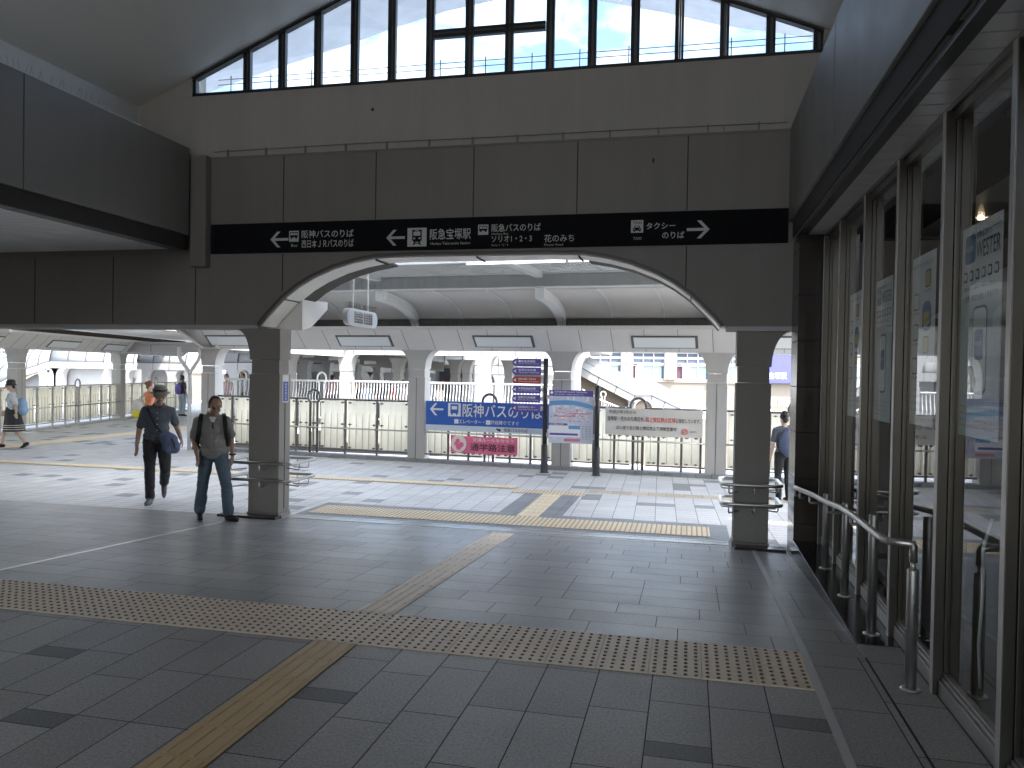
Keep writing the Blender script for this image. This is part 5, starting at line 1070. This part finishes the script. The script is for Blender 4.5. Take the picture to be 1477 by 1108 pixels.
def person(base, rz, s, J, sp, label, group=None, vox=.009, detail=True):
    """J: joints in a local frame facing -Y, metres for a 1.70 m adult; scaled by s, turned by rz"""
    B = Vector(base); Rz = Matrix.Rotation(rz, 3, 'Z'); W = lambda p: B+Rz @ (Vector(p)*s); D = lambda p: Rz @ Vector(p)
    g = lambda k: W(J[k]); hd = Vector(J['head']); hf = Rz @ Vector(J.get('face', (0,-1,-.1))).normalized(); hr = hf.cross(V3(0,0,1)).normalized(); hu = hr.cross(hf).normalized(); H = W(hd)
    HM = Matrix((hr, hf, hu)).transposed()
    def h(x, y, z): return H+(hr*x+hf*y+hu*z)*s*1.06
    mb = MB()
    mb.ell(h(0,-.012,.025), (.074*s,.094*s,.098*s), 18, 14, HM); mb.ell(h(0,.022,-.045), (.058*s,.066*s,.070*s), 16, 12, HM); mb.ell(h(0,.060,-.092), (.026*s,.024*s,.022*s), 10, 8, HM)
    if detail:
        caps(mb, h(0,.088,.012), .010*s, h(0,.104,-.026), .0155*s, 10)
        for q in (-1, 1): mb.ell(h(q*.076,-.012,-.008), (.012*s,.022*s,.033*s), 10, 8, HM); mb.ell(h(q*.032,.070,.028), (.026*s,.018*s,.010*s), 10, 6, HM); mb.ell(h(q*.040,.058,-.03), (.024*s,.022*s,.026*s), 10, 6, HM)
        mb.ell(h(0,.078,-.058), (.026*s,.016*s,.010*s), 10, 6, HM)
    caps(mb, W(J['neck']), .058*s, H+(-hu*.05-hf*.015)*s, .052*s)
    ch, pe = J['chest'], J['pelvis']
    mb.ell(W(ch), (.125*s,.085*s,.16*s), 14, 10, Rz); caps(mb, W(ch), .09*s, W(pe), .09*s); mb.ell(W(V3(*J['neck'])+V3(0,.01,-.055)), (.115*s,.06*s,.05*s), 12, 8, Rz)
    for q in 'LR':
        chain(mb, [g('sh'+q), g('el'+q), g('wr'+q)], [.050*s,.040*s,.027*s]); caps(mb, W(ch), .06*s, g('sh'+q), .05*s)
        dirn = g('wr'+q)-g('el'+q); hd_ = D(J['hd'+q]) if 'hd'+q in J else dirn
        hand(mb, g('wr'+q), hd_, D(J.get('th'+q, (0,-1,0))), s)
        chain(mb, [g('hip'+q), g('kn'+q), g('an'+q)], [.070*s,.048*s,.036*s]); caps(mb, W(pe), .08*s, g('hip'+q), .065*s)
    root = fuse(mb, 'person', sp['skin'], None, vox*.75 if detail else vox, 3); root['label'] = label; root['category'] = 'person'
    if group: root['group'] = group
    # ---- clothes
    mb = MB(); bl = sp.get('belly', .0); wd = sp.get('wide', 1)
    mb.ell(W(V3(*ch)+V3(0,.0,.02)), (.172*wd*s,(.112+bl*.3)*s,.17*s), 18, 12, Rz); mb.ell(W(V3(*ch)*.5+V3(*pe)*.5+V3(0,-bl*.35,-.0)), (.158*wd*s,(.112+bl)*s,.16*s), 18, 12, Rz); mb.ell(W(V3(*pe)+V3(0,-bl*.2,sp.get('hem',.0))), (.170*wd*s,(.118+bl*.7)*s,.12*s), 18, 12, Rz)
    [caps(mb, g('sh'+q)-V3(0,0,.012*s), .058*s, W(V3(*J['neck'])+V3(.05 if q == 'L' else -.05,.008,-.045)), .060*s) for q in 'LR']; mb.ell(W(V3(*J['neck'])+V3(0,.005,-.045)), (.105*s,.075*s,.042*s), 14, 8, Rz)
    for q in 'LR':
        a, b_ = g('sh'+q), g('el'+q); f_ = sp.get('sleeve', .72); a = a-V3(0,0,.012*s); caps(mb, a-V3(0,0,.01*s), .060*s, a.lerp(b_, f_), .060*s); mb.ell(a.lerp(W(ch), .40), (.09*s,.085*s,.09*s), 12, 8)
    fuse(mb, 'shirt', sp['shirt'], root, vox, 3, .011*s if detail else 0, (1,1,1.6))
    if 'skirt' not in sp:
        mb = MB(); mb.ell(W(V3(*pe)+V3(0,0,-.035)), (.160*wd*s,.120*s,.11*s), 16, 10, Rz)
        for q in 'LR':
            hp, kn, an = g('hip'+q), g('kn'+q), g('an'+q); fl = sp.get('flare', 1)
            chain(mb, [hp, hp.lerp(kn,.5), kn, kn.lerp(an,.45), an+(kn-an)*.06], [.098*s,.087*s,.070*s,.066*fl*s,.062*fl*s])
        fuse(mb, 'trousers', sp['trousers'], root, vox, 3, .011*s if detail else 0, (1,1,1.3))
    else:
        mb = MB(); n = 40; c0 = W(V3(*pe)+V3(0,0,.10)); prof = ((.14,.0),(.17,-.10),(.20,-.25),(.235,-.45),(.262,-.62)); vs = []
        for r, z in prof:
            for k in range(n): a = 2*math.pi*k/n; rr = r*(1+.035*math.sin(9*a)*min(1,-z*3)); vs.append(c0+Rz @ V3(rr*math.cos(a)*s*1.05, rr*math.sin(a)*s*.95-z*.08*s, z*s))
        mb.add(vs, [(i*n+k, i*n+(k+1) % n, (i+1)*n+(k+1) % n, (i+1)*n+k) for i in range(len(prof)-1) for k in range(n)]+[tuple(range(n))]); mb.build('skirt', sp['skirt'], root, True)
        if sp.get('bands'):
            mb = MB()
            for z, r in ((-.46,.239),(-.51,.247),(-.565,.256)): mb.tube([c0+Rz @ V3(r*1.06*(1+.035*math.sin(9*a))*math.cos(a)*s, r*.96*(1+.035*math.sin(9*a))*math.sin(a)*s-z*.08*s, z*s) for a in [2*math.pi*k/n for k in range(n)]], .009*s, 4, True)
            mb.build('skirt_band', 'skirt_pale', root)
    for q in 'LR':
        an = g('an'+q); t_ = D(J.get('toe'+q, (0,-1,-.12))).normalized(); up = t_.cross(V3(0,0,1)).cross(t_).normalized()
        mb = MB(); caps(mb, an-t_*.03*s-up*.035*s, .042*s, an+t_*.13*s-up*.045*s, .036*s); caps(mb, an+t_*.05*s-up*.05*s, .045*s, an+t_*.17*s-up*.052*s, .033*s); caps(mb, an, .04*s, an+t_*.03*s-up*.02*s, .045*s)
        o = fuse(mb, 'shoe', sp['shoe'], root, vox, 2)
        if detail and 'sole' in sp: mb = MB(); mb.ell(an+t_*.065*s-up*.083*s, (.040*s,.148*s,.011*s), 14, 6, Matrix((t_.cross(up), t_, up)).transposed()); mb.build('sole', sp['sole'], o, True)
    # ---- head
    mb = MB(); top = sp.get('hairtop', .012)
    mb.ell(h(0,-.030,.040+top), (.080*s,.090*s,.094*s), 16, 12, HM); mb.ell(h(0,-.062,-.02), (.068*s,.048*s,.075*s), 14, 10, HM)
    for q in (-1, 1): mb.ell(h(q*.066,-.022,.03), (.018*s,.045*s,.045*s), 10, 8, HM)
    if sp.get('hairlong'):
        for k in range(5): mb.ell(h((k-2)*.03,-.075+.012*abs(k-2),-.06), (.030*s,.035*s,.13*s), 10, 8, HM)
    if sp.get('bun'): mb.ell(h(0,-.11,.06), (.05*s,.05*s,.05*s), 12, 8, HM)
    fuse(mb, 'hair', sp['hair'], root, vox, 2)
    if detail:
        for q in (-1, 1): mb = MB(); mb.ell(h(q*.031,.0805,.006), (.013*s,.008*s,.0055*s), 10, 6, HM); mb.build('eye', 'eye_dark', root, True); mb = MB(); mb.ell(h(q*.033,.084,.030), (.021*s,.007*s,.0045*s), 10, 6, HM); mb.build('eyebrow', sp['hair'], root, True)
        mb = MB(); mb.ell(h(0,.090,-.060), (.021*s,.007*s,.0055*s), 10, 6, HM); mb.build('lips', 'lip', root, True)
        if sp.get('collar'):
            n_ = W(J['neck']); mb = MB()
            mb.tube([n_+Rz @ V3(.070*math.cos(a)*s, (.064*math.sin(a)-.004)*s, (.014+.028*math.sin(a))*s) for a in [R(-68+i*(316/18)) for i in range(19)]], .0145*s, 8); mb.build('collar', sp['shirt'], root, True)
    if 'hat' in sp:
        mb = MB(); HMi = HM
        prof = ((.140,.006),(.142,.010),(.118,.024),(.094,.038),(.090,.075),(.080,.108),(.045,.122),(.0,.123)) if sp['hat'][1] == 'brim' else ((.118,-.012),(.120,-.006),(.096,.030),(.094,.05),(.090,.095),(.070,.125),(.035,.134),(.0,.135))
        n = 24; vs = []
        for r, z in prof: vs += [h(r*math.cos(2*math.pi*k/n)*.92, r*math.sin(2*math.pi*k/n)*1.08-.012, z+.018+(.012*math.cos(4*math.pi*k/n) if r > .135 else 0)) for k in range(n)]
        mb.add(vs, [(i*n+k, i*n+(k+1) % n, (i+1)*n+(k+1) % n, (i+1)*n+k) for i in range(len(prof)-1) for k in range(n)]+[tuple(range(n))]); o = mb.build('hat', sp['hat'][0], root, True)
        if sp['hat'][1] == 'brim': mb = MB(); mb.tube([h(.0955*math.cos(a)*.92, .0955*math.sin(a)*1.08-.012, .072) for a in [2*math.pi*k/24 for k in range(24)]], .012*s, 6, True); mb.build('hat_band', 'band_dark', o, True)
    return root, W, D
ST = dict(head=(0,-.02,1.59), neck=(0,.01,1.44), chest=(0,.0,1.24), pelvis=(0,.0,.95), shL=(.185,.01,1.375), shR=(-.185,.01,1.375), elL=(.235,.03,1.10), elR=(-.235,.03,1.10), wrL=(.235,-.05,.86), wrR=(-.235,-.05,.86), hipL=(.088,0,.90), hipR=(-.088,0,.90), knL=(.10,-.02,.49), knR=(-.10,-.02,.49), anL=(.10,.03,.085), anR=(-.10,.03,.085))
def pose(**k): d = dict(ST); d.update(k); return d
# the man with the hat
b1 = (-7.27, 9.53, fz(9.53))
p1, W1, D1 = person(b1, R(36), .955, pose(head=(.045,-.07,1.585), face=(.10,-1,-.14), neck=(.03,-.03,1.43), chest=(.01,.0,1.23), pelvis=(.0,.01,.95), shL=(.198,-.0,1.36), shR=(-.15,-.03,1.37), elL=(.262,.13,1.12), wrL=(.33,.24,.92), elR=(-.225,-.03,1.09), wrR=(-.255,-.10,.86), hdR=(-.0,-.12,-1), thR=(.6,-1,0), thL=(-.3,-1,0),
    hipL=(.10,.0,.90), hipR=(-.085,.0,.90), knR=(-.085,-.06,.49), anR=(-.075,-.08,.085), knL=(.125,-.03,.50), anL=(.105,.34,.235), toeR=(-.25,-1,-.02), toeL=(.0,-.55,-.85)),
    dict(skin='skin', shirt='shirt_navy', trousers='trouser_black', shoe='shoe_grey', hair='hair_black', hat=('hat_grey','brim'), collar=1, belly=.012, hem=.02, wide=1.06, sleeve=.8, sole='shoe_grey'), 'man in a brimmed grey hat and dark short sleeved shirt striding in under the arch', vox=.009)
mb = MB()
for k in range(5): mb.ell(W1((.012,-.125-.0*k,1.33-k*.085)), (.008,.006,.008), 8, 6)
mb.build('button', 'letter_white', p1)
mb = MB(); hp = W1((.045,-.07,1.585)); 
t = thing('shoulder_bag', 'slouchy blue shoulder bag hanging at the side of the man in the hat', 'bag', W1((.17,-.16,.92)))
mb = MB(); 
for c, r in (((.17,-.15,.93),(.115,.05,.11)),((.20,-.15,.84),(.12,.055,.10)),((.13,-.15,1.0),(.09,.04,.06)),((.255,-.14,.80),(.06,.045,.06))): mb.ell(W1(c), r, 14, 10, Matrix.Rotation(R(36), 3, 'Z'))
fuse(mb, 'bag_body', 'bag_blue', t, .009, 4, .012)
mb = MB(); mb.tube([W1(p) for p in ((-.125,.02,1.425),(-.115,-.09,1.38),(-.07,-.135,1.27),(-.01,-.150,1.15),(.06,-.155,1.05),(.12,-.16,1.0))], .017, 8); mb.tube([W1(p) for p in ((-.125,.02,1.425),(-.09,.10,1.33),(.02,.15,1.18),(.14,.10,1.05),(.2,-.05,.98),(.19,-.13,.96))], .017, 8); mb.build('strap', 'strap_black', t, True)
mb = MB(); mb.tube([W1(p) for p in ((.20,-.20,.96),(.24,-.215,.90),(.25,-.21,.82))], .006, 6); mb.build('zip_pull', 'strap_black', t, True)
# the man in jeans
b2 = (-5.71, 8.52, fz(8.5))
p2, W2, D2 = person(b2, R(33), .915, pose(head=(.03,-.13,1.545), face=(.22,-1,-.50), neck=(.0,-.05,1.42), chest=(.0,-.01,1.22), pelvis=(.02,.02,.93), shL=(.175,-.02,1.35), shR=(-.185,.0,1.345), elL=(.238,.05,1.10), wrL=(.255,-.03,.87), elR=(-.235,.02,1.10), wrR=(-.185,-.16,.905), hdR=(.10,-.1,-1), hdL=(-.05,-.05,-1), thR=(.5,-1,0), thL=(-.5,-1,0),
    hipL=(.10,.0,.88), hipR=(-.075,.03,.88), knL=(.185,-.09,.48), anL=(.215,-.06,.085), knR=(-.115,.02,.49), anR=(-.155,.17,.095), toeL=(.75,-1,-.02), toeR=(.08,-1,-.12)),
    dict(skin='skin', shirt='shirt_grey', trousers='denim', shoe='shoe_black', hair='hair_grey', hairtop=-.004, collar=1, belly=.03, hem=.0, wide=1.10, sleeve=.82, flare=1.12, sole='shoe_black'), 'man in grey polo shirt and jeans walking with his head down', vox=.009)
mb = MB(); mb.tube([W2((.255+.036*math.cos(a),-.026+.036*math.sin(a),.885)) for a in [2*math.pi*k/16 for k in range(16)]], .011, 6, True); mb.build('wrist_watch', 'strap_black', p2, True)
mb = MB(); mb.ext([W2((-.045,-.128,1.40)), W2((.05,-.128,1.40)), W2((.02,-.142,1.33)), W2((-.01,-.142,1.33))], D2((0,-.012,0))); mb.build('undershirt', 'blouse_white', p2)
mb = MB(); mb.ext([W2((-.004,-.135,1.335)), W2((.012,-.135,1.335)), W2((.012,-.152,1.24)), W2((-.004,-.152,1.24))], D2((0,-.008,0))); mb.build('placket', 'band_dark', p2)
t = thing('backpack', 'black backpack worn by the man in jeans, its straps over his shoulders', 'backpack', W2((0,.2,1.2)))
mb = MB(); mb.ell(W2((.0,.20,1.17)), (.15,.08,.20), 16, 12, Matrix.Rotation(R(33), 3, 'Z')); mb.ell(W2((.0,.19,1.02)), (.15,.085,.12), 16, 12, Matrix.Rotation(R(33), 3, 'Z')); fuse(mb, 'pack_body', 'strap_black', t, .012, 3)
for q in (-1, 1):
    mb = MB(); P = [(q*.135,.13,1.36),(q*.14,.05,1.425),(q*.145,-.06,1.405),(q*.155,-.115,1.33),(q*.165,-.12,1.22),(q*.185,-.08,1.10),(q*.19,.02,1.0),(q*.16,.14,.96)]
    for dx in (-.014, 0, .014): mb.tube([W2((x+dx,y,z)) for x, y, z in P], .013, 6)
    mb.build('strap', 'strap_black', t, True)
# the woman at the left edge, walking to the left
b3 = (-15.02, 14.75, ZD)
p3, W3, D3 = person(b3, R(-48), .885, pose(head=(0,-.04,1.60), face=(0,-1,-.05), elL=(.20,.10,1.12), wrL=(.20,.10,.90), elR=(-.22,-.05,1.12), wrR=(-.21,-.16,.93), anR=(-.09,-.22,.085), knR=(-.09,-.16,.49), knL=(.09,.06,.49), anL=(.09,.30,.12), toeL=(0,-.8,-.55)),
    dict(skin='skin_light', shirt='blouse_white', trousers='skirt_black', skirt='skirt_black', bands=1, shoe='shoe_black', hair='hair_black', hat=('band_dark','bucket'), sole='blouse_white', sleeve=.85, hem=.06), 'woman in a black hat, pale blouse and long black skirt at the left picture edge', vox=.011)
t = thing('backpack', 'light blue backpack on the back of the woman in the long black skirt', 'backpack', W3((0,.2,1.15)))
mb = MB(); mb.ell(W3((.02,.22,1.10)), (.15,.11,.17), 16, 12, Matrix.Rotation(R(-48), 3, 'Z')); mb.ell(W3((.02,.23,.97)), (.15,.12,.12), 16, 12, Matrix.Rotation(R(-48), 3, 'Z')); fuse(mb, 'pack_body', 'pack_blue', t, .012, 3)
for q in (-1, 1): mb = MB(); mb.tube([W3((q*.12,.12,1.30)), W3((q*.13,.04,1.43)), W3((q*.135,-.08,1.38)), W3((q*.15,-.115,1.24)), W3((q*.17,-.04,1.06)), W3((q*.14,.12,.98))], .014, 6); mb.build('strap', 'pack_blue', t, True)
# the woman with lifted elbow behind the man in the hat
pg = atZ(215,642,ZD); 
p4, W4, D4 = person((pg.x, pg.y, ZD), R(150), .90, pose(elR=(-.32,-.02,1.36), wrR=(-.12,-.10,1.50), elL=(.38,.02,1.33), wrL=(.16,-.08,1.47), hdL=(-1,0,.3), hdR=(1,0,.3)), dict(skin='skin_light', shirt='top_orange', trousers='skirt_pale', skirt='skirt_pale', shoe='shoe_black', hair='hair_brown', bun=1, sleeve=.25, hem=.08), 'woman in an orange top with lifted elbows beyond the man in the hat', vox=.013, detail=False)
t = thing('tote_bag', 'pale bag with a yellow lower half beside the woman in orange', 'bag', W4((.20,.1,.75)))
mb = MB(); mb.ell(W4((.18,.22,1.06)), (.17,.10,.17), 14, 10); fuse(mb, 'bag_top', 'skirt_pale', t, .014, 3); mb = MB(); mb.ell(W4((.22,.22,.86)), (.15,.10,.13), 14, 10); fuse(mb, 'bag_bottom', 'bag_yellow', t, .014, 3)
# the person with a purple pack by the corner pillar
pq = atZ(264.5,600,ZD); pq = atY(263,541.5,pq.y)
p5, W5, D5 = person((pq.x, pq.y, ZD), R(165), (pq.z-ZD)/1.72, pose(), dict(skin='skin', shirt='shirt_navy', trousers='cloth_lightblue', shoe='shoe_black', hair='hair_black'), 'dark haired person in pale blue trousers half hidden by the corner drain pipe', vox=.014, detail=False)
t = thing('backpack', 'purple backpack on the person beside the corner drain pipe', 'backpack', W5((0,.2,1.15))); mb = MB(); mb.ell(W5((0,.20,1.14)), (.15,.10,.22), 14, 10, Matrix.Rotation(R(165), 3, 'Z')); fuse(mb, 'pack_body', 'pack_purple', t, .014, 3); mb = MB(); mb.tube([W5((-.1,.15,1.36)), W5((-.1,.0,1.44)), W5((-.1,-.1,1.3))], .02, 6); mb.build('strap', 'strap_black', t)
# the person behind the right pier
pr_ = atZ(1127,722,ZD)
p6, W6, D6 = person((pr_.x+.02, pr_.y, ZD), R(200), .80+.0*1, pose(), dict(skin='skin_light', shirt='shirt_navy', trousers='trouser_black', shoe='shoe_black', hair='hair_black'), 'dark haired person in dark clothes half hidden behind the brown stone pier', vox=.013, detail=False)
t = thing('backpack', 'dark blue backpack on the person behind the brown stone pier', 'backpack', W6((0,.2,1.15))); mb = MB(); mb.ell(W6((-.02,.17,1.13)), (.15,.11,.22), 14, 10, Matrix.Rotation(R(200), 3, 'Z')); fuse(mb, 'pack_body', 'bag_blue', t, .013, 3); mb = MB(); mb.tube([W6((-.1,.15,1.36)), W6((-.1,.0,1.44)), W6((-.1,-.1,1.3))], .02, 6); mb.build('strap', 'strap_black', t)
# people on the walkway across the street
FAR = [(326.5,540,26,'cloth_pink','hair_black',None,'pink top, left of the left arch pillar'),(350,535,27,'cloth_lightblue','hair_black',('hat_straw','brim'),'straw hat beside the left arch pillar'),(479.5,541,28,'cloth_pink','hair_black',None,'pale pink shirt beyond the ring post railing'),(514,552,25.5,'trouser_black','hair_brown',None,'black clothes behind the white railing'),(529,549,25.7,'cloth_lightblue','hair_brown',None,'pale blue top behind the white railing'),(549.5,549,26,'shirt_navy','hair_black',None,'navy shirt behind the white railing'),(567,549,26,'cloth_red','hair_black',None,'red top behind the white railing'),(581,548,26.3,'blouse_white','hair_grey',None,'white shirt next to a deck pillar'),(634,552,26,'skirt_pale','hair_black',None,'cream top above the blue sign')]
for i, (px, py, y, sh, hr_, hat, lab) in enumerate(FAR):
    q = atY(px, py, y); sc_ = max(.62, (q.z-ZD)/1.72)
    d_ = dict(skin='skin_light', shirt=sh, trousers=('trouser_black','denim')[i % 2], shoe='shoe_black', hair=hr_)
    if hat: d_['hat'] = hat
    person((q.x, y, ZD), R((30,-60,160,80,-100,20,120,-20,60)[i]), sc_, pose(knL=(.10,-.06,.49), anL=(.10,-.10,.09), anR=(-.1,.14,.10)), d_, 'far person in '+lab, 'people on the walkway across the street', vox=.02, detail=False)
